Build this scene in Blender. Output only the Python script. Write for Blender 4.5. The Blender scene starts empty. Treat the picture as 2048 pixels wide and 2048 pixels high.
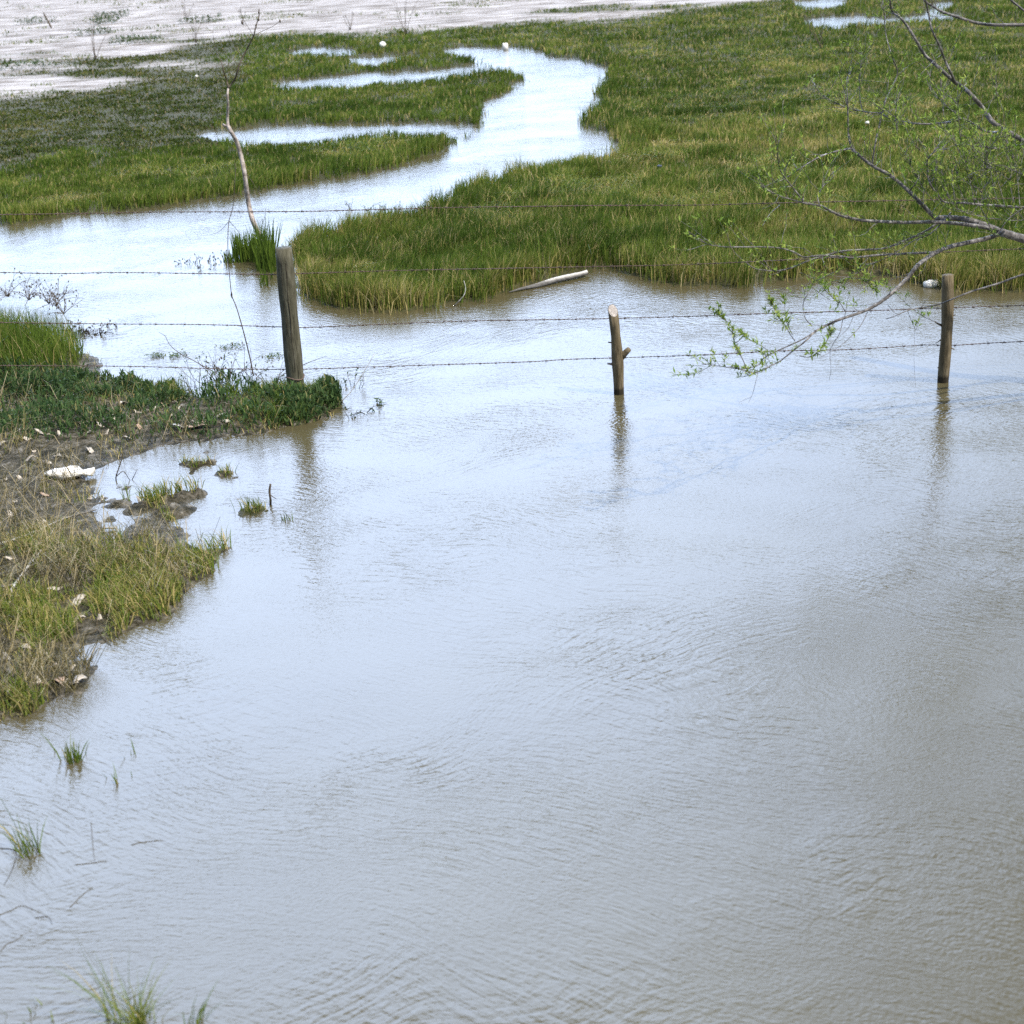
import bpy, math, random
import numpy as np
from mathutils import Vector, Matrix

random.seed(7)
rng = np.random.default_rng(11)
scene = bpy.context.scene
COL = scene.collection

# ------------------------------------------------------------------ camera
FPX, PITCH, ROLL, CAM_H = 3035.0, math.radians(23.0), math.radians(4.0), 3.7
C0 = np.array([0.0, 0.0, CAM_H])
FWD = np.array([0.0, math.cos(PITCH), -math.sin(PITCH)])
_r = np.array([1.0, 0.0, 0.0]); _u = np.array([0.0, math.sin(PITCH), math.cos(PITCH)])
RIGHT = math.cos(ROLL) * _r - math.sin(ROLL) * _u
UP = math.sin(ROLL) * _r + math.cos(ROLL) * _u
cam_d = bpy.data.cameras.new("camera")
cam = bpy.data.objects.new("camera", cam_d); COL.objects.link(cam)
M = Matrix.Identity(4)
for i in range(3):
    M[i][0], M[i][1], M[i][2], M[i][3] = RIGHT[i], UP[i], -FWD[i], C0[i]
cam.matrix_world = M
cam_d.sensor_width = 54.0; cam_d.lens = 54.0 * FPX / 2048.0
cam_d.clip_start = 0.1; cam_d.clip_end = 6000.0
cam_d.dof.use_dof = True; cam_d.dof.focus_distance = 11.8; cam_d.dof.aperture_fstop = 4.2
scene.camera = cam

# ------------------------------------------------------------------ light
SUN_AZ, SUN_EL = math.radians(118.0), math.radians(56.0)      # azimuth clockwise from +Y
SUN_DIR = Vector((math.sin(SUN_AZ) * math.cos(SUN_EL), math.cos(SUN_AZ) * math.cos(SUN_EL), math.sin(SUN_EL)))
sun_d = bpy.data.lights.new("sun", "SUN"); sun_d.energy = 4.5; sun_d.angle = math.radians(0.5)
sun_d.color = (1.0, 0.94, 0.83)
sun = bpy.data.objects.new("sun", sun_d); COL.objects.link(sun)
sun.rotation_euler = (-SUN_DIR).to_track_quat('-Z', 'Y').to_euler()

world = bpy.data.worlds.new("World"); scene.world = world; world.use_nodes = True
wn, wl = world.node_tree.nodes, world.node_tree.links
wn.clear()
w_out = wn.new("ShaderNodeOutputWorld"); w_bg = wn.new("ShaderNodeBackground")
w_sky = wn.new("ShaderNodeTexSky"); w_sky.sky_type = 'NISHITA'; w_sky.sun_disc = False
w_sky.sun_elevation = SUN_EL; w_sky.sun_rotation = SUN_AZ; w_sky.air_density = 1.0; w_sky.dust_density = 1.5
w_tc = wn.new("ShaderNodeTexCoord")
CL_AZ, CL_EL = math.radians(-13.0), math.radians(16.0)
w_dot = wn.new("ShaderNodeVectorMath"); w_dot.operation = 'DOT_PRODUCT'
w_dot.inputs[1].default_value = (math.sin(CL_AZ) * math.cos(CL_EL), math.cos(CL_AZ) * math.cos(CL_EL), math.sin(CL_EL))
wl.new(w_tc.outputs["Generated"], w_dot.inputs[0])
w_map = wn.new("ShaderNodeMapping"); w_map.inputs["Scale"].default_value = (3.0, 3.0, 7.0)
wl.new(w_tc.outputs["Generated"], w_map.inputs["Vector"])
w_no = wn.new("ShaderNodeTexNoise"); w_no.inputs["Scale"].default_value = 1.0; w_no.inputs["Detail"].default_value = 5.0
wl.new(w_map.outputs["Vector"], w_no.inputs["Vector"])
w_nm = wn.new("ShaderNodeMath"); w_nm.operation = 'MULTIPLY_ADD'
wl.new(w_no.outputs["Fac"], w_nm.inputs[0]); w_nm.inputs[1].default_value = 0.12; w_nm.inputs[2].default_value = -0.06
w_ad = wn.new("ShaderNodeMath"); w_ad.operation = 'ADD'
wl.new(w_dot.outputs["Value"], w_ad.inputs[0]); wl.new(w_nm.outputs[0], w_ad.inputs[1])
w_mr = wn.new("ShaderNodeMapRange"); w_mr.interpolation_type = 'SMOOTHSTEP'
w_mr.inputs["From Min"].default_value = 0.715; w_mr.inputs["From Max"].default_value = 0.985
wl.new(w_ad.outputs[0], w_mr.inputs["Value"])
w_mix = wn.new("ShaderNodeMix"); w_mix.data_type = 'RGBA'
w_sp = wn.new("ShaderNodeSeparateXYZ"); wl.new(w_tc.outputs["Generated"], w_sp.inputs[0])
w_el = wn.new("ShaderNodeMapRange"); w_el.interpolation_type = 'LINEAR'      # thinner cloud towards the horizon
w_el.inputs["From Min"].default_value = 0.05; w_el.inputs["From Max"].default_value = 0.72; w_el.inputs["To Min"].default_value = 0.13
wl.new(w_sp.outputs["Z"], w_el.inputs["Value"])
w_fm = wn.new("ShaderNodeMath"); w_fm.operation = 'MULTIPLY'
wl.new(w_mr.outputs["Result"], w_fm.inputs[0]); wl.new(w_el.outputs["Result"], w_fm.inputs[1])
wl.new(w_fm.outputs[0], w_mix.inputs["Factor"])
wl.new(w_sky.outputs["Color"], w_mix.inputs["A"]); w_mix.inputs["B"].default_value = (40.5, 50.5, 70.5, 1)
wl.new(w_mix.outputs["Result"], w_bg.inputs["Color"]); w_bg.inputs["Strength"].default_value = 0.14
wl.new(w_bg.outputs["Background"], w_out.inputs["Surface"])

scene.view_settings.view_transform = 'Standard'; scene.view_settings.look = 'None'
scene.view_settings.exposure = 0.4; scene.view_settings.gamma = 1.0
scene.cycles.max_bounces = 6; scene.cycles.diffuse_bounces = 3; scene.cycles.glossy_bounces = 3
scene.cycles.transmission_bounces = 3; scene.cycles.transparent_max_bounces = 6
scene.cycles.use_denoising = False


# ------------------------------------------------------------------ helpers
def rays(x, y):
    x = np.asarray(x, float); y = np.asarray(y, float)
    d = FWD[None] * FPX + RIGHT[None] * (x.reshape(-1, 1) - 1024) - UP[None] * (y.reshape(-1, 1) - 1024)
    return d / np.linalg.norm(d, axis=1, keepdims=True)

def at(x, y, z=0.0):                       # point of the photo's pixel on the level z
    d = rays([x], [y])[0]; t = (z - CAM_H) / d[2]
    return C0 + d * t

def facing(x, y, base):                    # same, on the upright plane through base that faces +Y
    d = rays([x], [y])[0]; t = (base[1] - C0[1]) / d[1]
    return C0 + d * t

def at_y(x, y, Y):                         # same, at the distance Y along the ground
    d = rays([x], [y])[0]; t = Y / d[1]
    return C0 + d * t

_T = rng.random((256, 256))
def vnoise(x, y):
    xi = np.floor(x).astype(int); yi = np.floor(y).astype(int)
    fx = x - xi; fy = y - yi; fx = fx * fx * (3 - 2 * fx); fy = fy * fy * (3 - 2 * fy)
    a = _T[xi & 255, yi & 255]; b = _T[(xi + 1) & 255, yi & 255]
    c = _T[xi & 255, (yi + 1) & 255]; d = _T[(xi + 1) & 255, (yi + 1) & 255]
    return (a * (1 - fx) + b * fx) * (1 - fy) + (c * (1 - fx) + d * fx) * fy
def fbm(x, y, o=4):
    s = 0; a = 0.5; t = 0
    for k in range(o):
        s = s + a * vnoise(x * 2 ** k + 17.3 * k, y * 2 ** k + 5.1 * k); t += a; a *= 0.55
    return s / t
def sstep(a, b, x):
    t = np.clip((x - a) / (b - a), 0, 1); return t * t * (3 - 2 * t)

def world_poly(pts, zb=0.15):
    out = []
    for p in pts:
        z = 0.0
        if len(p) == 3: z = zb if p[2] == 'b' else p[2]
        out.append(at(p[0], p[1], z)[:2])
    return np.array(out)

def sdf(poly, X, Y):                       # positive inside
    out = np.empty(X.shape[0]); A = poly; B = np.roll(poly, -1, axis=0)
    e = B - A; l2 = (e ** 2).sum(1) + 1e-12
    for s in range(0, X.shape[0], 30000):
        x = X[s:s + 30000, None]; y = Y[s:s + 30000, None]
        px = x - A[:, 0]; py = y - A[:, 1]
        t = np.clip((px * e[:, 0] + py * e[:, 1]) / l2, 0, 1)
        d = np.sqrt(((px - t * e[:, 0]) ** 2 + (py - t * e[:, 1]) ** 2).min(1))
        c = ((A[:, 1] > y) != (B[:, 1] > y)) & (x < e[:, 0] * (y - A[:, 1]) / np.where(e[:, 1] == 0, 1e-12, e[:, 1]) + A[:, 0])
        out[s:s + 30000] = np.where(c.sum(1) % 2 == 1, d, -d)
    return out

def tag(o, label=None, cat=None, group=None, kind=None):
    if label: o['label'] = label
    if cat: o['category'] = cat
    if group: o['group'] = group
    if kind: o['kind'] = kind
    return o

def thing(name, loc, label, cat, group=None):
    o = bpy.data.objects.new(name, None); COL.objects.link(o); o.location = loc
    o.empty_display_size = 0.1
    return tag(o, label, cat, group)

def np_mesh(name, verts, quads, tris, mat, attrs=None, smooth=False, parent=None):
    me = bpy.data.meshes.new(name)
    verts = np.ascontiguousarray(verts, dtype=np.float32)
    nq, nt = len(quads), len(tris)
    me.vertices.add(len(verts)); me.vertices.foreach_set("co", verts.ravel())
    me.loops.add(nq * 4 + nt * 3)
    li = np.concatenate([np.asarray(quads, np.int32).ravel(), np.asarray(tris, np.int32).ravel()]).astype(np.int32)
    me.loops.foreach_set("vertex_index", li)
    me.polygons.add(nq + nt)
    me.polygons.foreach_set("loop_start", np.concatenate([np.arange(nq) * 4, nq * 4 + np.arange(nt) * 3]).astype(np.int32))
    if smooth: me.polygons.foreach_set("use_smooth", np.ones(nq + nt, dtype=bool))
    for k, v in (attrs or {}).items():
        a = me.attributes.new(k, 'FLOAT', 'POINT'); a.data.foreach_set("value", np.ascontiguousarray(v, dtype=np.float32))
    me.update(calc_edges=True)
    me.materials.append(mat)
    o = bpy.data.objects.new(name, me); COL.objects.link(o)
    if parent is not None: o.parent = parent
    return o

class MB:                                  # collects tubes, leaves and lumps, links them as one mesh
    def __init__(s): s.v = []; s.f = []; s.t = []
    def tube(s, pts, rad, sides=5, cap=True, t=0.5, jit=0.0):
        pts = [Vector(p) for p in pts]; n = len(pts)
        rad = [rad] * n if not hasattr(rad, '__len__') else rad
        if len(rad) == 2 and n != 2: rad = [rad[0] + (rad[1] - rad[0]) * i / (n - 1) for i in range(n)]
        b0 = len(s.v); up = None
        for i, p in enumerate(pts):
            tan = (pts[min(i + 1, n - 1)] - pts[max(i - 1, 0)])
            tan = tan.normalized() if tan.length > 1e-9 else Vector((0, 0, 1))
            if up is None: up = tan.orthogonal().normalized()
            up = (up - tan * up.dot(tan)); up = up.normalized() if up.length > 1e-6 else tan.orthogonal().normalized()
            sd = tan.cross(up)
            for k in range(sides):
                a = 2 * math.pi * k / sides
                r = rad[i] * (1 + random.uniform(-jit, jit))
                s.v.append(p + up * (math.cos(a) * r) + sd * (math.sin(a) * r)); s.t.append(t)
        for i in range(n - 1):
            for k in range(sides):
                k2 = (k + 1) % sides
                s.f.append((b0 + i * sides + k, b0 + i * sides + k2, b0 + (i + 1) * sides + k2, b0 + (i + 1) * sides + k))
        if cap:
            s.f.append(tuple(b0 + k for k in range(sides))[::-1])
            s.f.append(tuple(b0 + (n - 1) * sides + k for k in range(sides)))
    def leaf(s, p, d, L, W, t=0.5, fold=0.25):
        p = Vector(p); d = Vector(d).normalized(); sd = d.cross(Vector((random.uniform(-.4, .4), random.uniform(-.4, .4), 1)))
        sd = sd.normalized() if sd.length > 1e-4 else d.orthogonal().normalized()
        nn = sd.cross(d).normalized(); b = len(s.v)
        s.v += [p, p + d * L * 0.4 + sd * W * 0.5 + nn * W * fold, p + d * L * 0.45, p + d * L * 0.4 - sd * W * 0.5 + nn * W * fold, p + d * L - nn * L * 0.08]
        s.t += [t] * 5
        s.f += [(b, b + 1, b + 2), (b, b + 2, b + 3), (b + 1, b + 4, b + 2), (b + 2, b + 4, b + 3)]
    def blade(s, p, tip, w, bend=0.25, t=0.5):
        p = Vector(p); tip = Vector(tip); d = tip - p
        sd = Vector((random.uniform(.4, 1), random.uniform(-.7, .7), 0)).normalized()
        h = Vector((d.x, d.y, 0)); b = len(s.v)
        m1 = p + d * 0.4 - h * bend * 0.6; m2 = p + d * 0.75 - h * bend * 0.5
        s.v += [p - sd * w, p + sd * w, m1 - sd * w * 0.9, m1 + sd * w * 0.9, m2 - sd * w * 0.6, m2 + sd * w * 0.6, tip]
        s.t += [t] * 7
        s.f += [(b, b + 1, b + 3, b + 2), (b + 2, b + 3, b + 5, b + 4), (b + 4, b + 5, b + 6)]
    def build(s, name, mat, parent=None, smooth=True, origin=None):
        if origin is None and parent is not None: origin = parent.location
        off = Vector(origin) if origin is not None else Vector((0, 0, 0))
        me = bpy.data.meshes.new(name)
        me.from_pydata([tuple(Vector(q) - off) for q in s.v], [], s.f)
        a = me.attributes.new('tint', 'FLOAT', 'POINT'); a.data.foreach_set("value", np.array(s.t, np.float32))
        if smooth: me.polygons.foreach_set("use_smooth", [True] * len(me.polygons))
        me.materials.append(mat); me.update()
        o = bpy.data.objects.new(name, me); COL.objects.link(o)
        if parent is not None: o.parent = parent
        else: o.location = off
        return o

def smooth_path(pts, k=4):                 # Catmull-Rom
    P = [np.array(p, float) for p in pts]
    if len(P) < 3: return [Vector(p) for p in P]
    P = [2 * P[0] - P[1]] + P + [2 * P[-1] - P[-2]]
    out = []
    for i in range(1, len(P) - 2):
        for j in range(k):
            t = j / k; a, b, c, d = P[i - 1:i + 3]
            out.append(0.5 * ((2 * b) + (c - a) * t + (2 * a - 5 * b + 4 * c - d) * t * t + (3 * b - 3 * c + d - a) * t ** 3))
    out.append(P[-2])
    return [Vector(p) for p in out]


# ------------------------------------------------------------------ materials
def mat_base(name):
    m = bpy.data.materials.new(name); m.use_nodes = True
    nt = m.node_tree; nt.nodes.clear()
    out = nt.nodes.new("ShaderNodeOutputMaterial")
    return m, nt.nodes, nt.links, out

def ramp(n, stops):
    r = n.new("ShaderNodeValToRGB"); e = r.color_ramp.elements
    while len(e) < len(stops): e.new(0.5)
    for i, (p, c) in enumerate(stops):
        e[i].position = p; e[i].color = (c[0], c[1], c[2], 1)
    return r

def noise(n, l, scale, detail=4, vec=None, rough=0.55):
    t = n.new("ShaderNodeTexNoise"); t.inputs["Scale"].default_value = scale; t.inputs["Detail"].default_value = detail
    t.inputs["Roughness"].default_value = rough
    if vec is not None: l.new(vec, t.inputs["Vector"])
    return t

def mapping(n, l, scale=(1, 1, 1), rot=(0, 0, 0), src="Object"):
    tc = n.new("ShaderNodeTexCoord"); mp = n.new("ShaderNodeMapping")
    mp.inputs["Scale"].default_value = scale; mp.inputs["Rotation"].default_value = rot
    l.new(tc.outputs[src], mp.inputs["Vector"]); return mp.outputs["Vector"]

def attr(n, name):
    a = n.new("ShaderNodeAttribute"); a.attribute_name = name; return a.outputs["Fac"]

def math_n(n, l, op, a, b=None, c=None):
    m = n.new("ShaderNodeMath"); m.operation = op
    for i, v in enumerate((a, b, c)):
        if v is None: continue
        if hasattr(v, 'is_linked') or hasattr(v, 'links'): l.new(v, m.inputs[i])
        else: m.inputs[i].default_value = v
    return m.outputs[0]

def mix_c(n, l, f, a, b, blend='MIX'):
    m = n.new("ShaderNodeMix"); m.data_type = 'RGBA'; m.blend_type = blend
    for k, v in (("Factor", f), ("A", a), ("B", b)):
        sock = m.inputs[k]
        if isinstance(v, (int, float)): sock.default_value = v
        elif isinstance(v, (tuple, list)): sock.default_value = (v[0], v[1], v[2], 1)
        else: l.new(v, sock)
    return m.outputs["Result"]

def leaf_material(name, stops, rough=0.55, trans=0.35):
    m, n, l, out = mat_base(name)
    r = ramp(n, stops); l.new(attr(n, 'tint'), r.inputs["Fac"])
    col = r.outputs["Color"]
    p = n.new("ShaderNodeBsdfPrincipled"); p.inputs["Roughness"].default_value = rough
    p.inputs["Specular IOR Level"].default_value = 0.1
    l.new(col, p.inputs["Base Color"])
    tr = n.new("ShaderNodeBsdfTranslucent"); l.new(col, tr.inputs["Color"])
    mx = n.new("ShaderNodeMixShader"); mx.inputs[0].default_value = trans
    l.new(p.outputs[0], mx.inputs[1]); l.new(tr.outputs[0], mx.inputs[2]); l.new(mx.outputs[0], out.inputs["Surface"])
    return m

M_GRASS = leaf_material("marsh_grass", [(0.0, (0.050, 0.086, 0.012)), (0.3, (0.096, 0.150, 0.020)), (0.52, (0.158, 0.196, 0.034)),
                                        (0.72, (0.255, 0.230, 0.062)), (0.88, (0.40, 0.32, 0.125)), (1.0, (0.46, 0.38, 0.19))], trans=0.25)
M_THATCH = leaf_material("dead_grass", [(0.0, (0.03, 0.03, 0.010)), (0.35, (0.07, 0.066, 0.020)), (0.6, (0.17, 0.14, 0.055)), (0.85, (0.30, 0.245, 0.13)), (1.0, (0.40, 0.34, 0.22))], trans=0.2)
M_FLATS = leaf_material("flats_growth", [(0.0, (0.040, 0.062, 0.010)), (0.35, (0.080, 0.100, 0.018)), (0.6, (0.125, 0.115, 0.032)), (0.85, (0.20, 0.155, 0.075)), (1.0, (0.33, 0.29, 0.22))], trans=0.2)
M_WEED = leaf_material("weed_leaf", [(0.0, (0.035, 0.06, 0.022)), (0.4, (0.06, 0.11, 0.035)), (0.7, (0.10, 0.16, 0.05)), (1.0, (0.2, 0.2, 0.08))])
M_WILLOW = leaf_material("willow_leaf", [(0.0, (0.085, 0.15, 0.022)), (0.5, (0.19, 0.29, 0.045)), (1.0, (0.34, 0.39, 0.09))], trans=0.35)

def wood_material(name, c1, c2, c3, scale=(14, 14, 2.2), bump=0.012, rough=0.85, crack=None):
    m, n, l, out = mat_base(name)
    v = mapping(n, l, scale)
    no = noise(n, l, 3.0, 7, v, 0.65)
    r = ramp(n, [(0.28, c1), (0.5, c2), (0.75, c3)]); l.new(no.outputs["Fac"], r.inputs["Fac"])
    n2 = noise(n, l, 60.0, 4, mapping(n, l, (1, 1, 0.25)))
    col = mix_c(n, l, 0.5, r.outputs["Color"], n2.outputs["Fac"], 'OVERLAY')
    p = n.new("ShaderNodeBsdfPrincipled"); p.inputs["Roughness"].default_value = rough
    p.inputs["Specular IOR Level"].default_value = 0.25
    geo = n.new("ShaderNodeNewGeometry"); sx = n.new("ShaderNodeSeparateXYZ"); l.new(geo.outputs["Position"], sx.inputs[0])
    wet = n.new("ShaderNodeMapRange"); wet.inputs[1].default_value = 0.022; wet.inputs[2].default_value = 0.045; wet.inputs[3].default_value = 0.25; wet.inputs[4].default_value = 1.0
    l.new(math_n(n, l, 'MULTIPLY_ADD', no.outputs["Fac"], -0.03, sx.outputs["Z"]), wet.inputs[0])                     # soaked wood just above the water
    col = mix_c(n, l, 1.0, col, wet.outputs[0], 'MULTIPLY')
    l.new(col, p.inputs["Base Color"])
    b = n.new("ShaderNodeBump"); b.inputs["Distance"].default_value = bump
    l.new(no.outputs["Fac"], b.inputs["Height"]); l.new(b.outputs[0], p.inputs["Normal"])
    l.new(p.outputs[0], out.inputs["Surface"])
    return m

M_POST_OLD = wood_material("weathered_post_wood", (0.045, 0.042, 0.026), (0.088, 0.083, 0.056), (0.155, 0.147, 0.112))
M_POST_BARK = wood_material("bark_post_wood", (0.065, 0.050, 0.028), (0.13, 0.102, 0.060), (0.22, 0.182, 0.12))
M_CUT = wood_material("cut_wood", (0.26, 0.22, 0.19), (0.42, 0.38, 0.35), (0.55, 0.5, 0.47), (30, 30, 30))
M_BARK = wood_material("willow_bark", (0.045, 0.04, 0.038), (0.12, 0.11, 0.105), (0.42, 0.40, 0.39), (9, 9, 9), rough=0.5)
M_TWIG = wood_material("twig_bark", (0.05, 0.04, 0.03), (0.10, 0.08, 0.06), (0.18, 0.15, 0.12), (9, 9, 9))
M_SAPLING = wood_material("sapling_bark", (0.15, 0.12, 0.10), (0.36, 0.31, 0.28), (0.58, 0.53, 0.5), (7, 7, 7))
M_DRIFT = wood_material("driftwood", (0.36, 0.34, 0.31), (0.56, 0.54, 0.51), (0.70, 0.68, 0.65), (9, 9, 9))
M_STRAW = wood_material("dry_stalk", (0.22, 0.17, 0.10), (0.38, 0.31, 0.2), (0.5, 0.43, 0.3), (9, 9, 9))

def plain(name, c1, c2, rough=0.6, scale=20, metallic=0.0):
    m, n, l, out = mat_base(name)
    no = noise(n, l, scale, 4, mapping(n, l))
    r = ramp(n, [(0.35, c1), (0.65, c2)]); l.new(no.outputs["Fac"], r.inputs["Fac"])
    p = n.new("ShaderNodeBsdfPrincipled"); p.inputs["Roughness"].default_value = rough; p.inputs["Metallic"].default_value = metallic
    l.new(r.outputs["Color"], p.inputs["Base Color"]); l.new(p.outputs[0], out.inputs["Surface"])
    return m
M_WIRE = plain("rusted_wire", (0.07, 0.045, 0.035), (0.16, 0.11, 0.09), 0.75, 40)
M_PLASTIC = plain("white_plastic", (0.84, 0.81, 0.75), (0.90, 0.88, 0.83), 0.6, 12)
m, n, l, out = mat_base("dirty_plastic")
nd = noise(n, l, 26.0, 5, mapping(n, l), 0.65); rd = ramp(n, [(0.34, (0.40, 0.34, 0.25)), (0.47, (0.78, 0.75, 0.68)), (0.62, (0.88, 0.86, 0.81))]); l.new(nd.outputs["Fac"], rd.inputs["Fac"])
p = n.new("ShaderNodeBsdfPrincipled"); p.inputs["Roughness"].default_value = 0.55; l.new(rd.outputs["Color"], p.inputs["Base Color"])
bb = n.new("ShaderNodeBump"); bb.inputs["Distance"].default_value = 0.02; l.new(nd.outputs["Fac"], bb.inputs["Height"]); l.new(bb.outputs[0], p.inputs["Normal"]); l.new(p.outputs[0], out.inputs["Surface"])
M_DIRTY = m
M_PALELEAF = plain("pale_dead_leaf", (0.33, 0.285, 0.225), (0.58, 0.535, 0.475), 0.9, 45)
M_TANLEAF = plain("tan_dead_leaf", (0.28, 0.19, 0.13), (0.45, 0.34, 0.26), 0.8, 30)
M_CRACK = plain("dark_crack", (0.02, 0.016, 0.01), (0.04, 0.03, 0.02), 1.0)
M_BLUE = plain("blue_plastic", (0.02, 0.03, 0.08), (0.04, 0.05, 0.13), 0.5, 20)

# ------------------------------------------------------------------ outlines of the water
B = 'b'
W_MAIN = [(-900, 500), (-300, 468), (0, 451), (145, 431), (254, 426), (362, 409), (507, 388), (580, 369), (645, 360), (732, 344), (831, 323),
          (868, 306), (914, 287), (935, 275), (948, 262), (960, 229), (960, 216), (989, 199), (1024, 183), (1027, 168), (1042, 158),
          (1040, 134, .12), (1015, 131, .15), (976, 131, .15), (966, 124, .05), (935, 111, .1), (895, 108, .08), (884, 104), (914, 93), (1017, 97), (1080, 104), (1113, 116),
          (1163, 121), (1204, 137), (1222, 150), (1203, 170), (1192, 200), (1187, 226), (1180, 248), (1190, 260), (1225, 274), (1242, 284),
          (1229, 291, B), (1204, 290, B), (1162, 300, B), (1113, 321, B), (1038, 333, B), (989, 346, B), (947, 354, B), (926, 367, B), (893, 399, B),
          (831, 420, B), (732, 428, B), (674, 449, B), (583, 458, B), (578, 480, .12), (590, 535, .03), (603, 600), (643, 612), (739, 623),
          (800, 624), (871, 618), (954, 600), (1016, 584), (1099, 559), (1173, 541), (1219, 541), (1244, 551), (1306, 561), (1340, 568), (1397, 573),
          (1472, 573), (1529, 567), (1595, 558), (1705, 549), (1780, 553), (1850, 570), (1902, 582), (2048, 583), (2400, 590), (3400, 600),
          (3400, 3400), (-300, 3400), (-900, 1720), (-300, 1530), (0, 1440), (66, 1420), (109, 1398), (162, 1386), (192, 1364), (196, 1335),
          (145, 1320), (149, 1304), (225, 1284), (275, 1253), (338, 1231), (355, 1195), (391, 1164), (424, 1148), (441, 1112), (474, 1085),
          (470, 1062, .1), (431, 1062, .12), (397, 1072, .12), (360, 1062, .1), (350, 1024), (391, 1004), (408, 990, .04), (340, 1006, .08),
          (285, 1012, .06), (256, 1028), (262, 1046), (235, 1066, .05), (202, 1066, .03), (191, 1040), (190, 1013), (186, 989), (180, 962), (199, 939),
          (232, 929), (290, 904), (327, 886), (414, 878), (518, 869), (613, 852), (655, 832), (685, 802), (692, 784), (677, 770), (640, 760, .1),
          (616, 755, .12), (565, 750, .15), (500, 750, .15), (435, 755, .15), (395, 772, .1), (373, 784), (312, 779), (254, 771), (205, 755),
          (196, 738), (199, 722, .05), (188, 700, .12), (175, 675, .2), (155, 655, .25), (120, 635, .3), (0, 625, .3), (-300, 620, .3), (-900, 650)]
W_EXTRA = [
    [(402, 272), (420, 264), (543, 250), (700, 246), (850, 246), (950, 244), (965, 262), (900, 255, B), (840, 256, B), (790, 258, B), (700, 264, B),
     (650, 268, B), (580, 273, B), (500, 280, B), (435, 281, .06)],
    [(545, 168), (560, 162), (620, 157), (700, 150), (735, 143), (789, 143), (849, 140), (899, 136), (944, 131), (985, 126), (985, 137, .12), (900, 144, .17),
     (840, 149, .17), (790, 153, .16), (735, 156, .16), (715, 161, .16), (640, 169, .14), (560, 173, .08)],
    [(690, 118), (731, 113), (812, 110), (832, 114), (816, 117, .06), (768, 123, .10), (733, 127, .10), (700, 125, .06)],
    [(570, 106), (637, 94), (707, 98), (703, 107, .05), (624, 111, .08)],
    [(1604, 44), (1639, 35), (1718, 31), (1790, 37), (1850, 31), (1867, 6), (1900, 3), (1908, 18), (1880, 27), (1925, 30), (1968, 30), (1955, 36, .04), (1894, 38, .05), (1800, 42, .07),
     (1749, 45, .08), (1652, 54, .08), (1610, 48, .04)],
    [(1590, 3), (1630, -2), (1690, -6), (1690, 3, B), (1640, 8, B), (1600, 8, B)]]
PALE = [[(-1200, -55), (-1200, 140), (-400, 128), (0, 122), (120, 118), (200, 120), (300, 116), (330, 105), (400, 94), (480, 80), (600, 76), (750, 75), (900, 63),
         (1030, 51), (1200, 43), (1300, 36), (1450, 19), (1560, -3), (1700, -40), (1900, -90), (1500, -120), (600, -120), (0, -100)],
        [(285, 127), (400, 126), (505, 123), (505, 130), (440, 139), (330, 143), (270, 139)],
        [(-600, 163), (0, 163), (100, 160), (230, 164), (228, 178), (180, 187), (110, 186), (60, 206), (0, 208), (-600, 216)],
        [(-600, 120), (0, 120), (130, 124), (250, 128), (330, 132), (300, 150), (200, 156), (100, 158), (0, 162), (-600, 164)]]
PALE_GREEN = [[(1060, 30), (1160, 23), (1300, 17), (1420, 12), (1400, 20), (1250, 30), (1130, 34)], [(290, 80), (360, 84), (440, 82), (400, 90), (330, 90)]]
PW = world_poly(W_MAIN); PX = [world_poly(p, 0.16) for p in W_EXTRA]
PP = [world_poly(p) for p in PALE]; PG = [world_poly(p) for p in PALE_GREEN]
BANK = world_poly([(-900, 640), (-300, 600), (0, 590), (180, 590), (240, 735), (400, 735), (520, 700), (720, 720), (740, 830), (600, 880), (450, 1010), (520, 1080), (330, 1300),
                   (220, 1400), (0, 1480), (-900, 1800)])
# ------------------------------------------------------------------ ground sheet
R = np.concatenate([[0.02, 1.5], np.geomspace(3.0, 140.0, 980), np.geomspace(150, 3500, 24)])
TH = np.radians(np.concatenate([np.linspace(-180, -44, 40), np.linspace(-42, 42, 600), np.linspace(44, 180, 40)]))
RR, TT = np.meshgrid(R, TH, indexing='ij')
GX, GY = (RR * np.sin(TT)).ravel(), (RR * np.cos(TT)).ravel()

def land_field(X, Y):
    d = np.hypot(X, Y)
    s = -sdf(PW, X, Y)
    for p in PX: s = np.minimum(s, -sdf(p, X, Y))
    amp = np.clip(0.012 * d, 0.05, 0.35)
    wob = (fbm(X * 1.3 + 3, Y * 1.3 + 9, 4) - 0.5) * amp * 1.6 + (fbm(X * 4.5, Y * 4.5, 4) - 0.5) * amp * 1.1
    near = (d < 12.5) & (X < -0.6)
    wob = wob + near * ((fbm(X * 2.6 + 40, Y * 2.6, 5) - 0.5) * 0.18 + (fbm(X * 11, Y * 11 + 7, 3) - .5) * 0.10)
    return s + wob
S = land_field(GX, GY)
PALE_M = np.zeros_like(GX)
for k, p in enumerate(PP):
    q = sdf(p, GX, GY); PALE_M = np.maximum(PALE_M, sstep(-1.0, 1.0, q + (fbm(GX * .6, GY * .9 + 31, 5) - .5) * 4.0 - (1.2 if k == 3 else 0)))
for p in PG: PALE_M *= 1 - 0.9 * sstep(-.8, .8, sdf(p, GX, GY) + (fbm(GX * .5 + 9, GY * .9, 3) - .5) * 3)
BANK_D = sdf(BANK, GX, GY); BANK_M = sstep(-0.05, 0.05, BANK_D)
rise = np.where(S > 0, 1 - np.exp(-np.maximum(S, 0) / 0.10), 0)
hz_meadow = 0.055 + 0.03 * (fbm(GX * .8, GY * .8, 4) - .5)
p1 = at(600, 775, 0.1)
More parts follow.
